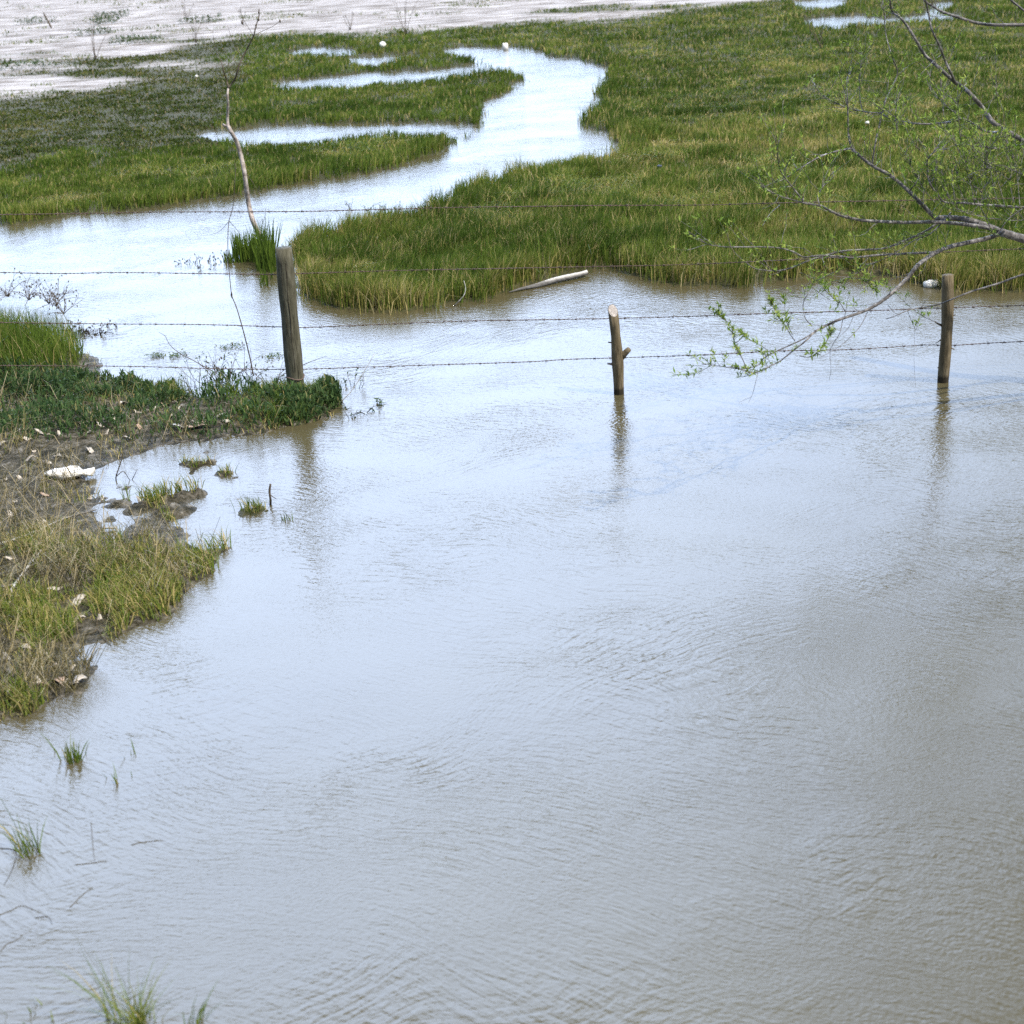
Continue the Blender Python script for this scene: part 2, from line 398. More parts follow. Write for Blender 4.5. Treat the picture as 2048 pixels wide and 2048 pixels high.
mound = 0.10 * np.exp(-((GX - p1[0]) ** 2 + (GY - p1[1]) ** 2) / 0.5)
lefty = 0.30 * np.exp(-((GX - at(-20, 690)[0]) ** 2 / 0.8 + (GY - at(-20, 690)[1]) ** 2 / 1.2))
risebank = np.where(S > 0, 1 - np.exp(-np.maximum(S, 0) / 0.35), 0)
hz_bank = 0.055 + mound + lefty + 0.09 * (fbm(GX * 2.2, GY * 2.2, 5) - 0.5) + 0.03 * (fbm(GX * 9, GY * 9, 3) - .5)
GZ = np.where(S > 0, rise * hz_meadow * (1 - BANK_M) + BANK_M * risebank * hz_bank, np.maximum(S * 0.6, -0.4))
for (hx, hy, hr, hh) in ((372, 928, .06, .09), (395, 930, .08, .10), (420, 927, .06, .09), (447, 949, .07, .09), (470, 953, .06, .07), (275, 1018, .09, .12), (300, 1010, .10, .13), (330, 1004, .09, .13), (362, 997, .09, .13), (392, 989, .07, .12), (345, 1024, .12, .14), (505, 1022, .11, .085), (535, 1024, .10, .06), (412, 905, .04, .09), (383, 947, .03, .08),
                         (240, 1008, .10, .09), (222, 1012, .10, .07), (248, 975, .07, .07), (300, 935, .05, .06), (218, 1040, .08, .07), (205, 1000, .10, .08)):
    q = at(hx, hy)                                                            # small hummocks in the shallows
    GZ = np.maximum(GZ, -0.03 + hh * .55 * np.exp(-(((GX - q[0]) / (hr * 1.25)) ** 2 + ((GY - q[1]) / (hr * 1.3)) ** 2)) * (0.2 + 1.5 * fbm(GX * 22, GY * 22, 4)))
far = np.hypot(GX, GY)
GZ = GZ + np.where(S > 0, PALE_M * 0.02 * (fbm(GX * .6, GY * 1.2, 3)), 0)
GZ = np.where(far > 160, 0.08 + (far - 160) * 0.004, GZ)
nR, nT = len(R), len(TH)
ii = (np.arange(nR - 1)[:, None] * nT + np.arange(nT - 1)[None]).ravel()
quads = np.stack([ii, ii + nT, ii + nT + 1, ii + 1], 1)

Sg, Zg, Pg, Bg = (a.reshape(nR, nT) for a in (S, GZ, PALE_M, BANK_D))
def sample(G, X, Y):
    r = np.clip(np.hypot(X, Y), R[0], R[-1]); t = np.arctan2(X, Y)
    fr = np.interp(r, R, np.arange(nR)); ft = np.interp(t, TH, np.arange(nT))
    i = np.clip(fr.astype(int), 0, nR - 2); j = np.clip(ft.astype(int), 0, nT - 2)
    a = fr - i; b = ft - j
    return (G[i, j] * (1 - a) + G[i + 1, j] * a) * (1 - b) + (G[i, j + 1] * (1 - a) + G[i + 1, j + 1] * a) * b
def gz(p): return float(sample(Zg, np.array([p[0]]), np.array([p[1]]))[0])

m, n, l, out = mat_base("ground_soil")
v = mapping(n, l)
na = noise(n, l, 1.1, 6, v); nb = noise(n, l, 14.0, 6, v, 0.7); nc = noise(n, l, 70.0, 3, v)
meadow = ramp(n, [(0.3, (0.028, 0.030, 0.013)), (0.52, (0.052, 0.052, 0.022)), (0.75, (0.13, 0.11, 0.065))]); l.new(nb.outputs["Fac"], meadow.inputs["Fac"])
vs = mapping(n, l, (0.55, 2.2, 1)); ns = noise(n, l, 1.4, 8, vs, 0.68)
pale = ramp(n, [(0.35, (0.08, 0.066, 0.048)), (0.45, (0.20, 0.175, 0.15)), (0.53, (0.37, 0.345, 0.33)), (0.70, (0.51, 0.49, 0.475))]); l.new(ns.outputs["Fac"], pale.inputs["Fac"])
pale_c = mix_c(n, l, 0.35, pale.outputs["Color"], nb.outputs["Fac"], 'OVERLAY')
bank = ramp(n, [(0.36, (0.012, 0.011, 0.005)), (0.46, (0.034, 0.030, 0.016)), (0.55, (0.085, 0.075, 0.054)), (0.68, (0.19, 0.175, 0.145))]); l.new(nb.outputs["Fac"], bank.inputs["Fac"])
col = mix_c(n, l, attr(n, 'pale'), meadow.outputs["Color"], pale_c)
col = mix_c(n, l, attr(n, 'bank'), col, bank.outputs["Color"])
p = n.new("ShaderNodeBsdfPrincipled"); l.new(col, p.inputs["Base Color"])
rr = math_n(n, l, 'MULTIPLY_ADD', attr(n, 'wet'), -0.5, 0.9); l.new(rr, p.inputs["Roughness"])
p.inputs["Specular IOR Level"].default_value = 0.12
bp = n.new("ShaderNodeBump"); bp.inputs["Distance"].default_value = 0.03; bp.inputs["Strength"].default_value = 0.8
hh = math_n(n, l, 'MULTIPLY_ADD', nc.outputs["Fac"], 0.3, nb.outputs["Fac"]); l.new(hh, bp.inputs["Height"]); l.new(bp.outputs[0], p.inputs["Normal"])
l.new(p.outputs[0], out.inputs["Surface"])
ground = np_mesh("ground", np.stack([GX, GY, GZ], 1), quads, np.zeros((0, 3), int), m,
                 {'pale': PALE_M, 'bank': BANK_M, 'wet': np.exp(-np.maximum(GZ, 0) / 0.03) * (S > -0.5)}, smooth=True)
tag(ground, "muddy marsh ground with pale dried mudflat beyond the grass", "ground", kind="structure")

# ------------------------------------------------------------------ water
m, n, l, out = mat_base("silty_water")
wtc = n.new("ShaderNodeTexCoord"); wno = noise(n, l, 0.5, 2, wtc.outputs["Object"])
wof = n.new("ShaderNodeVectorMath"); wof.operation = 'MULTIPLY_ADD'; l.new(wno.outputs["Color"], wof.inputs[0]); wof.inputs[1].default_value = (1.1, 1.1, 0); l.new(wtc.outputs["Object"], wof.inputs[2])
def ripple(angle_deg, along, across, scale, detail, dist=0.4):
    mp0 = n.new("ShaderNodeMapping"); mp0.inputs["Rotation"].default_value = (0, 0, math.radians(angle_deg)); l.new(wof.outputs[0], mp0.inputs["Vector"]); vv = mp0.outputs["Vector"]
    m2 = n.new("ShaderNodeMapping"); m2.inputs["Scale"].default_value = (along, across, 1); l.new(vv, m2.inputs["Vector"])
    t = noise(n, l, scale, detail, m2.outputs["Vector"], 0.5); t.inputs["Distortion"].default_value = dist
    return t.outputs["Fac"]
r1 = ripple(30, 8.0, 34.0, 1.0, 2.5, 0.5)
r2 = ripple(-28, 7.0, 28.0, 1.0, 2.0, 0.5)
r3 = ripple(8, 40.0, 80.0, 1.0, 2.0, 0.3)
vb = mapping(n, l)
big = noise(n, l, 0.45, 3, vb); big2 = noise(n, l, 0.8, 3, mapping(n, l, (1, 1, 1), (0, 0, 1.0)))
mr = n.new("ShaderNodeMapRange"); mr.inputs[1].default_value = 0.38; mr.inputs[2].default_value = 0.65; l.new(big.outputs["Fac"], mr.inputs[0])
mr2 = n.new("ShaderNodeMapRange"); mr2.inputs[1].default_value = 0.50; mr2.inputs[2].default_value = 0.68; l.new(big2.outputs["Fac"], mr2.inputs[0])
h1 = math_n(n, l, 'MULTIPLY', r1, math_n(n, l, 'MULTIPLY_ADD', mr.outputs[0], 0.9, 0.10))
h2 = math_n(n, l, 'MULTIPLY', r2, math_n(n, l, 'MULTIPLY', mr2.outputs[0], 0.9))
h = math_n(n, l, 'ADD', h1, h2); h = math_n(n, l, 'MULTIPLY_ADD', r3, 0.22, h)
bp = n.new("ShaderNodeBump"); bp.inputs["Distance"].default_value = 0.0086; bp.inputs["Strength"].default_value = 1.0
l.new(h, bp.inputs["Height"])
silt = noise(n, l, 0.35, 4, vb)
sr = ramp(n, [(0.3, (0.066, 0.056, 0.028)), (0.7, (0.086, 0.075, 0.040))]); l.new(silt.outputs["Fac"], sr.inputs["Fac"])
p = n.new("ShaderNodeBsdfPrincipled"); l.new(sr.outputs["Color"], p.inputs["Base Color"])
p.inputs["Roughness"].default_value = 0.03; p.inputs["IOR"].default_value = 1.333; p.inputs["Specular IOR Level"].default_value = 0.85
l.new(bp.outputs[0], p.inputs["Normal"]); l.new(p.outputs[0], out.inputs["Surface"])
ws = 3000.0
water = np_mesh("water", np.array([(-ws, -ws, 0), (ws, -ws, 0), (ws, 165, 0), (-ws, 165, 0)]), np.array([[0, 1, 2, 3]]), np.zeros((0, 3), int), m)
tag(water, "silty grey blue floodwater of the pond and winding stream", "water", kind="structure")

# ------------------------------------------------------------------ grass (stuff)
def blades(name, P, H, Wd, lean_ang, lean, tint, mat, label, cat):
    N = len(P); a = rng.uniform(0, 2 * np.pi, N)
    # blades turned so most show their flat side
    sx, sy = np.cos(a), np.sin(a) * 0.6
    lx, ly = np.cos(lean_ang) * lean * H, np.sin(lean_ang) * lean * H
    V = np.empty((N, 5, 3), np.float32)
    hw = Wd * 0.5
    for k, sg in ((0, -1), (1, 1)):
        V[:, k, 0] = P[:, 0] + sg * sx * hw; V[:, k, 1] = P[:, 1] + sg * sy * hw; V[:, k, 2] = P[:, 2] - 0.01
        V[:, 2 + k, 0] = P[:, 0] + lx * .3 + sg * sx * hw * .8; V[:, 2 + k, 1] = P[:, 1] + ly * .3 + sg * sy * hw * .8; V[:, 2 + k, 2] = P[:, 2] + H * 0.55
    V[:, 4, 0] = P[:, 0] + lx; V[:, 4, 1] = P[:, 1] + ly; V[:, 4, 2] = P[:, 2] + H * np.sqrt(np.clip(1 - 0.5 * lean ** 2, .03, 1))
    b = np.arange(N) * 5
    q = np.stack([b, b + 1, b + 3, b + 2], 1); t = np.stack([b + 2, b + 3, b + 4], 1)
    o = np_mesh(name, V.reshape(-1, 3), q, t, mat, {'tint': np.repeat(np.clip(tint, 0, 1), 5)})
    return tag(o, label, cat, kind="stuff")

def scatter(N, x0, x1, y0, y1):
    x = rng.uniform(x0, x1, N); y = rng.uniform(y0, y1, N)
    d = rays(x, y); t = -CAM_H / d[:, 2]
    P = C0 + d * t[:, None]
    return x, y, P[:, 0], P[:, 1], t

def meadow_grass():
    x, y, X, Y, D = scatter(1950000, -750, 2850, -70, 640)
    # keep off what is hidden from no one: land only
    s = sample(Sg, X, Y); bk = sample(Bg, X, Y); pm = sample(Pg, X, Y)
    clump = fbm(X * 1.1, Y * 1.1, 3); fine = fbm(X * 4 + 50, Y * 4, 2)
    side_left = (X < np.interp(Y, [10, 14, 20, 26, 33, 42, 60], [-4, -3.0, -0.8, 0.4, 0.9, -0.6, -0.6]))
    dens = np.clip(0.60 + 1.9 * (fine - 0.45), 0.10, 1.0)
    dens = np.where(pm > 0.02, dens * np.clip(1 - 1.25 * pm, 0, 1) + 0.22 * (fbm(X * 0.5, Y * 0.7 + 70, 5) > 0.63) * (pm > .3), dens)
    lat = fbm(X * .5 + 60, Y * .5, 3) - .5
    short = side_left & (x + 260 * lat < 470) & (y + 90 * lat < 320)                              # mottled low growth of the flats
    dens = np.where(short, dens * np.clip(0.55 + 2.4 * (fbm(X * 1.7 + 9, Y * 2.4, 4) - 0.40), 0.08, 1), dens)
    keep = ((s > 0.02) | ((s > -.04 - .006 * D * rng.random(len(X))) & (rng.random(len(X)) < .10))) & (bk < -0.05) & (rng.random(len(X)) < dens)
    x, y, X, Y, D, s, pm, clump, fine, side_left, short = (a[keep] for a in (x, y, X, Y, D, s, pm, clump, fine, side_left, short))
    edge = np.exp(-np.maximum(s - 0.05, 0) / 0.45)
    H = np.where(side_left, 0.085, 0.12) + np.where(side_left, 0.05 + 0.09 * (D < 23), 0.02 + 0.08 * (D < 28)) * edge + 0.09 * (clump - 0.5)
    H = H * np.where(~side_left, 1 - 0.38 * sstep(18, 27, D) * (1 - edge), 1) * (0.62 + 0.8 * fbm(X * 2.6 + 11, Y * 3.2, 3))
    pen = (~side_left) & (D < 19); H = np.where(pen, H + 0.05, H)
    H = np.where(short, H * 0.62, H); H = np.where(pm > 0.3, 0.06, H)
    H = H * np.where((s < .6) & ~short, 0.50 + 1.0 * fbm(X * 5.5 + 3, Y * 5.5, 3), 1)
    H = np.maximum(H * .86, 0.035) * rng.uniform(0.55, 1.25, len(X))
    W = np.maximum(0.0045, 1.4 * D / FPX) * rng.uniform(0.7, 1.3, len(X))
    tint = 0.30 + 0.75 * (fbm(X * .35 + 20, Y * .5, 4) - 0.5) + 0.75 * (fbm(X * 2.1, Y * 2.8 + 40, 4) - .5) + rng.normal(0, 0.17, len(X))
    tint = np.where(side_left, tint - 0.06, tint - 0.05)
    front = np.exp(-np.maximum(s, 0) / 0.22) * (D < 17)
    tint += front * rng.uniform(-0.05, 0.62, len(X))
    for (cx, cy, r, a) in ((640, 480, 0.9, 0.28), (960, 400, 0.8, 0.2), (1450, 290, 1.6, 0.20), (1620, 293, 1.6, 0.24), (1900, 520, 2.2, 0.2), (1320, 268, 1.3, .2),
                           (620, 235, 1.8, .15), (1550, 130, 2.5, .12)):
        c = at(cx, cy, 0.1); tint += a * np.exp(-(((X - c[0]) / r) ** 2 + ((Y - c[1]) / (r * .45)) ** 2))
    rush = sstep(.56, .64, fbm(X * 1.6 + 33, Y * 1.9 + 7, 3)) * (s > .25)                     # darker, taller clumps
    H = H * (1 + .45 * rush); tint = tint - .22 * rush
    laid = sstep(.57, .66, fbm(X * .9 + 71, Y * 1.3 + 19, 3)) * (s > .5) * (~short)             # beaten-down dry patches
    tint = tint + .30 * laid * rng.random(len(X))
    dry = rng.random(len(X)) < np.where(side_left, 0.07, 0.10 + 0.35 * (fbm(X * 1.6 + 80, Y * 2.2, 3) - .42)); tint = np.where(dry, rng.uniform(0.75, 1.0, len(X)), tint)
    z = sample(Zg, X, Y); P = np.stack([X, Y, z], 1)
    la = rng.normal(0.3, 1.3, len(X)) + 5 * (fbm(X * 1.2, Y * 1.2 + 13, 2) - .5); ln = (np.abs(rng.normal(0.38, 0.28, len(X))) + .6 * laid).clip(0, 1.3)
    flat = short & (pm < .6)
    for sel, lab in ((~side_left, "dense green marsh grass of the meadow with straw coloured fringe along the water"),
                     (side_left & ~flat, "low olive green marsh grass on the flats cut by thin water inlets")):
        blades("marsh_grass", P[sel], H[sel], W[sel], la[sel], ln[sel], tint[sel], M_GRASS, lab, "grass")
    blades("flats_growth", P[flat], H[flat] * .9, W[flat] * 1.5, rng.uniform(0, 6.28, flat.sum()), ln[flat] + .5, tint[flat] - .02, M_FLATS, "short mottled brown green growth on the flats below the pale mud", "low growth")
meadow_grass()

def blobf(x, y, cx, cy, rx, ry): return np.exp(-(((x - cx) / rx) ** 2 + ((y - cy) / ry) ** 2))

def bank_grass():
    x, y, X, Y, D = scatter(390000, -650, 760, 560, 1560)
    s = sample(Sg, X, Y); bk = sample(Bg, X, Y); z = sample(Zg, X, Y)
    def blob(cx, cy, rx, ry):
        return np.exp(-(((x - cx) / rx) ** 2 + ((y - cy) / ry) ** 2))
    tall = np.maximum(blob(25, 705, 150, 62), blob(-200, 690, 260, 75)) * np.clip((215 - x) / 60, 0, 1)
    post = np.maximum.reduce([blob(550, 820, 105, 34), blob(650, 775, 40, 35), blob(470, 800, 60, 34), blob(330, 790, 70, 16) * .6]) * sstep(.30, .48, fbm(X * 4.4 + 14, Y * 4.4, 3))
    tuft = np.maximum.reduce([blob(300, 1100, 75, 45), blob(400, 1110, 70, 45), blob(340, 1050, 40, 30), blob(300, 1190, 60, 45), blob(250, 1230, 60, 40), blob(80, 1130, 55, 45),
                              blob(60, 1240, 60, 45), blob(130, 1290, 60, 45), blob(60, 1390, 70, 40), blob(165, 1350, 30, 30), blob(200, 1150, 70, 50), blob(330, 1000, 70, 24) * 1.5, blob(395, 985, 30, 18) * 1.5, blob(345, 1025, 25, 20) * 1.5, blob(-100, 1300, 120, 150)])
    tangle = blob(100, 1230, 330, 210) * 0.55 + blob(60, 780, 300, 50) * 0.25 + 0.035
    n1 = fbm(X * 3.5, Y * 3.5 + 5, 4)
    dens = np.maximum.reduce([tall * 1.2, post * 1.0, tuft * 0.58 * sstep(.46, .57, n1), tangle * 0.6 * sstep(.47, .62, n1), (n1 > 0.6) * 0.10])
    hum = np.maximum.reduce([blob(392, 928, 40, 12), blob(455, 950, 28, 12), blob(515, 1024, 34, 12)]) * .5
    dens = np.maximum(dens, hum)
    keep = ((s > -0.01) | (z > 0.004)) & (bk > -0.3) & (rng.random(len(X)) < dens)
    x, y, X, Y, D, s, z, tall, post, tuft, n1 = (a[keep] for a in (x, y, X, Y, D, s, z, tall, post, tuft, n1)); N = len(X)
    kind = np.argmax(np.stack([tall, post, tuft, np.full(N, 0.3)]), 0)
    H = np.choose(kind, [0.30 * np.ones(N), 0.12 * np.ones(N), 0.125 * np.ones(N), 0.06 * np.ones(N)]) * rng.uniform(0.5, 1.3, N)
    W = np.choose(kind, [0.005, 0.006, 0.0058, 0.0045]) * rng.uniform(0.7, 1.4, N)
    tint = np.choose(kind, [0.20 * np.ones(N), 0.26 * np.ones(N), 0.42 * np.ones(N), 0.50 * np.ones(N)]) + rng.normal(0, 0.16, N) + 0.5 * (n1 - .5)
    dry = rng.random(N) < np.choose(kind, [0.06, 0.08, 0.22, 0.3]); tint = np.where(dry, rng.uniform(0.78, 1.0, N), tint)
    lean = np.abs(np.choose(kind, [rng.normal(0.4, .25, N), rng.normal(0.7, .35, N), rng.normal(0.75, .35, N), rng.normal(1.15, .2, N)])).clip(0, 1.3)
    la = np.where(kind == 3, rng.uniform(0, 2 * np.pi, N), rng.normal(2.4, 1.4, N))
    blades("bank_grass", np.stack([X, Y, z], 1), H, W, la, lean, tint, M_GRASS,
           "green and straw grass matted over the muddy near bank", "grass")
    x, y, X, Y, D = scatter(48000, -400, 620, 780, 1560)
    s = sample(Sg, X, Y); z = sample(Zg, X, Y); nn = fbm(X * 3 + 90, Y * 3, 4)
    dens = np.maximum.reduce([blobf(x, y, 90, 1260, 240, 170) * .8, blobf(x, y, 300, 1150, 110, 80) * .6, blobf(x, y, 330, 1000, 80, 22) * .6, blobf(x, y, 120, 920, 300, 90) * .45, blobf(x, y, -150, 1200, 250, 300) * .8]) * sstep(.36, .56, nn)
    keep = (s > 0.0) & (rng.random(len(X)) < dens)
    X, Y, z, nn = X[keep], Y[keep], z[keep], nn[keep]; N = len(X)
    blades("dead_grass", np.stack([X, Y, z + rng.random(N) * .03], 1), rng.uniform(.10, .34, N), rng.uniform(.0028, .0052, N), rng.uniform(0, 2 * np.pi, N), rng.uniform(.95, 1.41, N),
           rng.random(N) * .95 + 1.2 * (nn - .5) + .05, M_THATCH, "matted dead brown grass lying over the near bank", "dead grass")
    # broad leaved ground cover round the thick post and along the waterline
    x, y, X, Y, D = scatter(130000, -300, 720, 690, 900)
    s = sample(Sg, X, Y); z = sample(Zg, X, Y)
    def blob2(cx, cy, rx, ry): return np.exp(-(((x - cx) / rx) ** 2 + ((y - cy) / ry) ** 2))
    cl = fbm(X * 3.3 + 30, Y * 3.3, 4); y = y + 60 * (fbm(X * 2.1 + 5, Y * 2.1, 3) - .5); dens = np.maximum.reduce([blob2(480, 752, 105, 30) * 1.1, blob2(650, 780, 42, 34), blob2(255, 786, 165, 20) * .9, blob2(60, 795, 130, 18) * .6, blob2(610, 815, 90, 32) * .6, blob2(665, 800, 30, 26), blob2(300, 835, 240, 36) * 0.20, blob2(40, 850, 200, 40) * 0.22]) * (0.12 + sstep(.36, .54, cl)) * 1.2
    keep = (s > 0.0) & (rng.random(len(X)) < dens * 0.8)
    X, Y, z, cl = X[keep], Y[keep], z[keep], cl[keep]; N = len(X)
    H = rng.uniform(0.03, 0.065, N); zz = z + rng.random(N) ** 1.3 * (0.02 + 0.5 * np.clip(cl - .40, 0, .4))
    blades("weed_leaves", np.stack([X, Y, zz], 1), H, rng.uniform(0.010, 0.018, N), rng.uniform(0, 2 * np.pi, N), rng.uniform(0.5, 1.35, N),
           np.where(rng.random(N) < .07, 1.0, rng.uniform(0.1, 0.75, N) - 0.1), M_WEED, "dark green broad leaved weeds crowded round the thick post on the bank", "weeds")
bank_grass()

# ------------------------------------------------------------------ barbed wire fence
BASE = [at(592, 778, 0.10), at(1238, 787, 0.0), at(1887, 763, 0.0)]
fence = thing("barbed_wire_fence", (BASE[1][0], BASE[1][1], 0), "rusty barbed wire fence on three uneven wooden posts standing across the flooded stream", "fence")

def make_post(base, top, r0, r1, mat, label, bury, wob, slant=0.0, sides=18):
    mb = MB(); base = Vector(base); top = Vector(top); ax = (top - base).normalized()
    pts, rad = [], []
    start = base - ax * bury; L = (top - start).length
    for i in range(15):
        f = i / 14
        pts.append(start + ax * (L * f) + Vector((math.sin(f * 6 + r0 * 90) * wob, math.cos(f * 5) * wob, 0)))
        rad.append((r0 + (r1 - r0) * f) * (1 + 0.04 * math.sin(f * 17 + r1 * 300) + (0.16 * math.exp(-((f - .66) / .07) ** 2) if slant else 0) + (.08 * math.exp(-((f - .55) / .05) ** 2) if slant else 0)))
    mb.tube(pts, rad, sides, True, jit=0.02)
    if slant:
        for k in range(sides):
            i = 14 * sides + k; q = Vector(mb.v[i]); toward = (q - pts[-1]).dot(Vector((0.25, -1, 0)).normalized())
            mb.v[i] = q - ax * (toward + rad[-1]) * slant
    o = mb.build("fence_post", mat, fence); o['label'] = label
    return o, pts, rad, ax

def on_post(o, ax, c, d, L, r, mat, name):
    mb = MB(); c = Vector(c); d = Vector(d).normalized()
    mb.tube([c - d * r, c + d * L * .35, c + d * L * .7 + Vector((0, 0, L * .06)), c + d * L + Vector((0, 0, L * .1))], [r * 1.7, r * 1.15, r, r * 0.85], 9, True, jit=.05)
    k = mb.build(name, mat, fence); k.parent = o
    return k

top1 = facing(567, 496, BASE[0])
o1, pts1, rad1, ax1 = make_post(BASE[0], top1, 0.070, 0.064, M_POST_OLD, "thick round grey weathered post with a long crack", 0.35, 0.0, 0.0, 24)
mb = MB()
for (dx, z0, z1, w) in ((0.012, 0.15, 1.0, 0.006), (-0.022, 0.45, 1.03, 0.003), (0.035, 0.1, 0.6, 0.003)):   # open drying cracks
    mb = MB(); pp = [Vector(BASE[0]) + ax1 * (z0 + (z1 - z0) * i / 12) + Vector((dx + 0.004 * math.sin(i * 1.3), -math.sqrt(max(0.0655 ** 2 - dx * dx, 0)) + 0.0005 + 0.004 * (1 - (z0 + (z1 - z0) * i / 12)) * -1, 0)) for i in range(13)]
    mb.tube(pp, [0.0012] + [w * .55] * 11 + [0.001], 5)
    ck = mb.build("crack", M_CRACK, fence); ck.parent = o1
mb = MB(); c = Vector(BASE[0]) + ax1 * 0.10
rb = 0.0705
mb.tube([c + Vector((math.cos(a) * rb, math.sin(a) * rb, 0.012 * math.sin(a * 2))) for a in np.linspace(0, 2 * math.pi, 25)], 0.005, 6)
cl = mb.build("wire_loop", M_WIRE, fence); cl.parent = o1

top2 = facing(1226, 611, BASE[1])
o2, pts2, rad2, ax2 = make_post(BASE[1], top2, 0.044, 0.035, M_POST_BARK, "short knotty post with slanted cut top and a side stub", 0.4, 0.006, 1.15, 18)
mb = MB()                                                                     # sawn face
tc = pts2[-1] - ax2 * rad2[-1] * 1.15; nrm = (ax2 + Vector((0.25, -1, 0)).normalized() * 1.15).normalized()
ring = [Vector(mb_v) for mb_v in []]
e1 = nrm.cross(Vector((0, 0, 1))).normalized(); e2 = nrm.cross(e1)
el = rad2[-1] * math.sqrt(1 + 1.15 ** 2)
mb.v = [tc + nrm * .003 + e1 * math.cos(a) * rad2[-1] * .93 + e2 * math.sin(a) * el * .93 for a in np.linspace(0, 2 * math.pi, 20, endpoint=False)] + \
       [tc - nrm * .004 + e1 * math.cos(a) * rad2[-1] * .93 + e2 * math.sin(a) * el * .93 for a in np.linspace(0, 2 * math.pi, 20, endpoint=False)]
mb.t = [0.5] * 40
mb.f = [tuple(range(20)), tuple(range(39, 19, -1))] + [(k, 20 + k, 20 + (k + 1) % 20, (k + 1) % 20) for k in range(20)]
fc = mb.build("cut_face", M_CUT, fence, smooth=False); fc.parent = o2
st = facing(1243, 712, BASE[1]); on_post(o2, ax2, st, (0.75, -0.25, 0.62), 0.078, 0.022, M_POST_BARK, "stub")
st = facing(1224, 728, BASE[1]); on_post(o2, ax2, st, (-1, -.2, .15), 0.035, 0.008, M_CUT, "stub")
st = facing(1224, 685, BASE[1]); on_post(o2, ax2, st, (-1, -.2, .1), 0.03, 0.005, M_POST_BARK, "stub")

top3 = facing(1896, 550, BASE[2])
o3, pts3, rad3, ax3 = make_post(BASE[2], top3, 0.040, 0.043, M_POST_BARK, "slim dark bark post with thorny stubs rising from the water", 0.4, 0.007, 0.0, 16)
for (px, py, d, L, r) in ((1882, 650, (-1, -.1, .5), 0.05, 0.006), (1881, 680, (-1, 0, -.8), 0.045, 0.003), (1902, 696, (1, 0, -.6), 0.03, 0.004), (1905, 632, (1, -.2, .5), .025, .003), (1878, 735, (-1, -.3, .1), .012, .004)):
    on_post(o3, ax3, facing(px, py, BASE[2]), d, L, r, M_POST_BARK, "stub")

fdir = Vector(BASE[2]) - Vector(BASE[0]); fdir.z = 0; fdir.normalize()
fnorm = Vector((-fdir.y, fdir.x, 0))
def on_fence(x, y, off):
    d = Vector(rays([x], [y])[0]); c = Vector(C0); b = Vector(BASE[1]) + fnorm * off
    t = (b - c).dot(fnorm) / d.dot(fnorm); return c + d * t
WIRES = [[(-700, 440), (-200, 432), (170, 427), (330, 424), (585, 423), (720, 420), (900, 415), (1060, 413), (1200, 411), (1400, 410), (1600, 405), (1850, 400), (2048, 396), (2500, 386), (2900, 379)],
         [(-700, 540), (-200, 543), (0, 545), (120, 547), (240, 545), (400, 547), (560, 549), (600, 547), (800, 541), (1000, 537), (1200, 533), (1400, 528), (1650, 516), (1893, 504), (2100, 496), (2500, 486), (2900, 478)],
         [(-700, 632), (-200, 640), (0, 645), (240, 648), (400, 649), (565, 654), (610, 655), (760, 649), (900, 643), (1050, 640), (1222, 637), (1400, 632), (1560, 626), (1720, 622), (1880, 616), (1920, 615), (2048, 611), (2500, 600), (2900, 592)],
         [(-700, 722), (-200, 728), (0, 731), (200, 732), (320, 734), (420, 737), (580, 739), (620, 738), (740, 734), (830, 731), (960, 727), (1070, 723), (1130, 719), (1222, 716), (1400, 710), (1560, 702), (1700, 699), (1850, 690), (1900, 691), (2048, 683), (2500, 668), (2900, 656)]]
for wi, w in enumerate(WIRES):
    w = [(w[0][0] - 900, w[0][1] - 900 * (w[1][1] - w[0][1]) / 500)] + w + [(w[-1][0] + 900, w[-1][1] + 900 * (w[-1][1] - w[-2][1]) / 400)]
    off = 0.075
    path = smooth_path([on_fence(x, y, off) for x, y in w], 14)
    # resample
    L = [0.0]
    for a, b in zip(path, path[1:]): L.append(L[-1] + (b - a).length)
    tot = L[-1]; nseg = int(tot / 0.014)
    ss = np.linspace(0, tot, nseg); P = np.array(path); Q = np.stack([np.interp(ss, L, P[:, k]) for k in range(3)], 1)
    mb = MB()
    for ph in (0, math.pi):
        pts = [Vector(q) + Vector((0, math.cos(s / 0.06 * 2 * math.pi + ph), math.sin(s / 0.06 * 2 * math.pi + ph))) * 0.0021 for q, s in zip(Q, ss)]
        mb.tube(pts, 0.0021, 4)
    s = random.uniform(0, .1)
    while s < tot:
        c = Vector([np.interp(s, ss, Q[:, k]) for k in range(3)])
        cw = [c + fdir * (i / 8 - .5) * 0.016 + Vector((0, math.cos(i * 2.2), math.sin(i * 2.2))) * 0.0056 for i in range(9)]
        mb.tube(cw, 0.0022, 4)
        for k in range(2):
            a = random.uniform(0, 6.28); d = (Vector((0, math.cos(a), math.sin(a))) + fdir * random.uniform(-.4, .4)).normalized()
            mb.tube([c + fdir * (k - .5) * .012 - d * 0.016, c + fdir * (k - .5) * .012 + d * 0.016], [0.0018, 0.0009], 4)
        s += random.uniform(0.105, 0.135)
    mb.build("barbed_wire", M_WIRE, fence)

# ------------------------------------------------------------------ willow reaching in from beyond the frame
def px_branch(pts, Y0, Y1):                # pixel polyline -> points whose distance runs from Y0 to Y1
    k = len(pts); return [at_y(x, y, Y0 + (Y1 - Y0) * i / max(k - 1, 1) + 0.05 * math.sin(i * 2.1 + x)) for i, (x, y) in enumerate(pts)]

